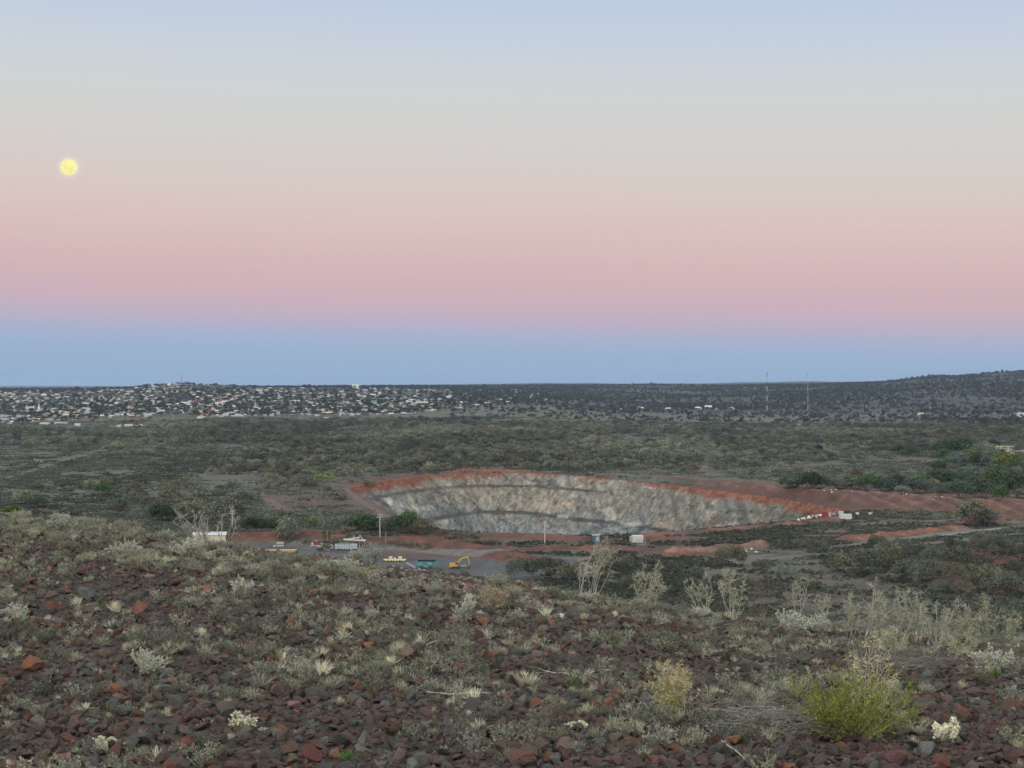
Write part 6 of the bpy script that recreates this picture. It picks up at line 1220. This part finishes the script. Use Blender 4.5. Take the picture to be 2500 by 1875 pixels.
p, s = bpos(826, 1318); e = s; t = empty('hoop_shelter', 'brown hooped shelter frame behind the pale tank', 'shelter', p); cx('frame', 'bronze', lambda m: [m.tube([(x_ * e + (-7 + 7 * math.cos(q)) * e * .6, 0, math.sin(q) * 14 * e) for q in np.linspace(0, 3.14, 9)], .6 * e, 4) for x_ in range(-16, 26, 4)], t)
cx('tarp', 'bronze', lambda m: m.tube([(-20 * e, 3, 0), (18 * e, 3, 0)], 11 * e, 16), t)
shed('white_shed', 'cream-white metal shed half hidden behind the left crest', 'shed', 512, 1332, 78, 34, 10, 'cream', 'white', rz=.12, rh=.18)
# pit-edge buildings
shed('blue_shed', 'small blue shed on the pit edge behind the tall dry shrub', 'shed', 1455, 1320, 17, 14, 6, 'blue', 'steel', gab=False, door=True)
p, s = bpos(1556, 1325); e = s; t = empty('shipping_container', 'white container office at the near edge of the pit', 'container', p, .06); cx('box', 'white', lambda m: m.box(0, 0, 9.5 * e, 26 * e, 5, 17 * e), t); cx('ribs', 'cream', lambda m: [m.box(x_ * e, -2.53, 9.5 * e, .5 * e, .06, 16 * e) for x_ in range(-12, 13, 3)], t); cx('dark_side', 'grey', lambda m: m.box(-15.5 * e, .5, 8 * e, 5 * e, 4, 14 * e), t)
p, s = bpos(1572, 1332); e = s; t = empty('wire_cage', 'wire mesh cage in front of the white container', 'fence', p, .06); cx('frame', 'steel', lambda m: ([m.tube([(x_ * e, y_, 0), (x_ * e, y_, 15 * e)], .35 * e, 4) for x_ in (-18, -11, -4, 4) for y_ in (-1.5, 1.5)], [m.tube([(-18 * e, y_, z_ * e), (4 * e, y_, z_ * e)], .3 * e, 4) for z_ in (1, 8, 15) for y_ in (-1.5, 1.5)]), t)
cx('mesh', 'steel', lambda m: [m.tube([(x_ * e, -1.5, 0), (x_ * e, -1.5, 15 * e)], .09 * e, 3) for x_ in np.arange(-18, 4, 1.2)], t)
for k, (px, py, w, h, cl, lb) in enumerate([(2018,1263,20,14,'red','red shipping container on the right edge of the pit'),(2064,1268,29,13,'white','long white container right of the red one'),(2053,1257,12,9,'cream','cream box stacked behind the long white container'),(2093,1257,7,6,'white','small white box right of the containers'),(2125,1257,8,6,'cream','second small pale box right of the containers'),(1589,1193,10,4,'cream','tiny pale trailer on the spoil bank behind the pit'),(2035,1257,10,5,'steel','grey box between the red and white containers')]):
    p, s = bpos(px, py); e = s; t = empty('shipping_container', lb, 'container', p, .1 if w > 15 else 0); D_ = 2.6 if w > 15 else 2; cx('box', cl, lambda m: m.box(0, 0, h * e / 2, w * e, D_, h * e * .98), t); cx('ribs', cl, lambda m: [m.box(x_ * e, -D_ / 2 - .04, h * e / 2, .7 * e, .08, h * e * .9) for x_ in np.arange(-w / 2 + 1.5, w / 2, 2.5)], t)
    if k == 0: cx('door', 'stone', lambda m: m.box(6 * e, -D_ / 2 - .12, h * e / 2, 6 * e, .1, h * e * .86), t)
rng = np.random.default_rng(950)
for k in range(34):   # pale rubble and litter on the pit's right edge and on the bank
    px, py = (rng.uniform(1938, 2008), 0) if k < 22 else (rng.uniform(2000, 2330), 0); py = np.interp(px, [1938, 2008], [1276, 1262]) - rng.uniform(0, 5) if k < 22 else np.interp(px, [2000, 2330], [1197, 1214]) + rng.uniform(-2, 3)
    put_rock(px, py, rng.uniform(6, 13) if k < 22 else rng.uniform(4, 8), 'white', 'pale boulder of the rubble heap left of the red container' if k < 22 else 'pale block lying on top of the spoil bank', seed=k + 1500, sink=.1)
p, s = bpos(1983, 1268); e = s; t = empty('concrete_pipe', 'dark ring pipe lying on the rubble left of the red container', 'pipe', p + Vector((0, 0, 4 * e))); m = MB(); m.tube([(0, math.cos(q) * 3.6 * e, math.sin(q) * 3.6 * e) for q in a], 1.0 * e, 8); m.build('ring', PM['dark'], t); t.rotation_euler = (0, 0, rad(80)); m = MB(); m.tube([(-1.6 * e, 0, 0), (1.6 * e, 0, 0)], 4.0 * e, 16); m.build('sleeve', PM['steel'], t)
for k in range(26):
    px = rng.uniform(1355, 1400) if k < 14 else rng.uniform(1815, 1866); put_rock(px, (1397 + rng.uniform(-6, 8)) if k < 14 else 1346 + rng.uniform(-4, 5), rng.uniform(5, 10), 'white' if k % 2 else 'tan', 'pale boulder of the heap at the right end of the yard' if k < 14 else 'pale stone in the row on the right flat', seed=k + 1700, sink=.1)
# drop prototypes that were never placed
for t in bush_th + shr_th + [q for q in silver] + [cream] + HP + [q[0] for q in TT] + list(TB.values()):
    if t.get('label') in (None, 'x'):
        for o in KIDS.get(t.name, []): bpy.data.objects.remove(o)
        bpy.data.objects.remove(t)

# ------------------------------------------------------------------ the evening air
m = bpy.data.materials.new('evening_air'); m.use_nodes = True; t = m.node_tree; t.nodes.remove(t.nodes['Principled BSDF'])
pv = nn(t, 'ShaderNodeVolumePrincipled'); pv.inputs['Color'].default_value = (.50, .68, 1.0, 1); pv.inputs['Density'].default_value = 2.0e-5; pv.inputs['Anisotropy'].default_value = 0.0
t.links.new(pv.outputs[0], t.nodes['Material Output'].inputs['Volume'])
mb = MB(); mb.box(0, 0, -160, 94000, 94000, 640); o = link('haze', mb.mesh('haze', m)); tag(o, kind='stuff')
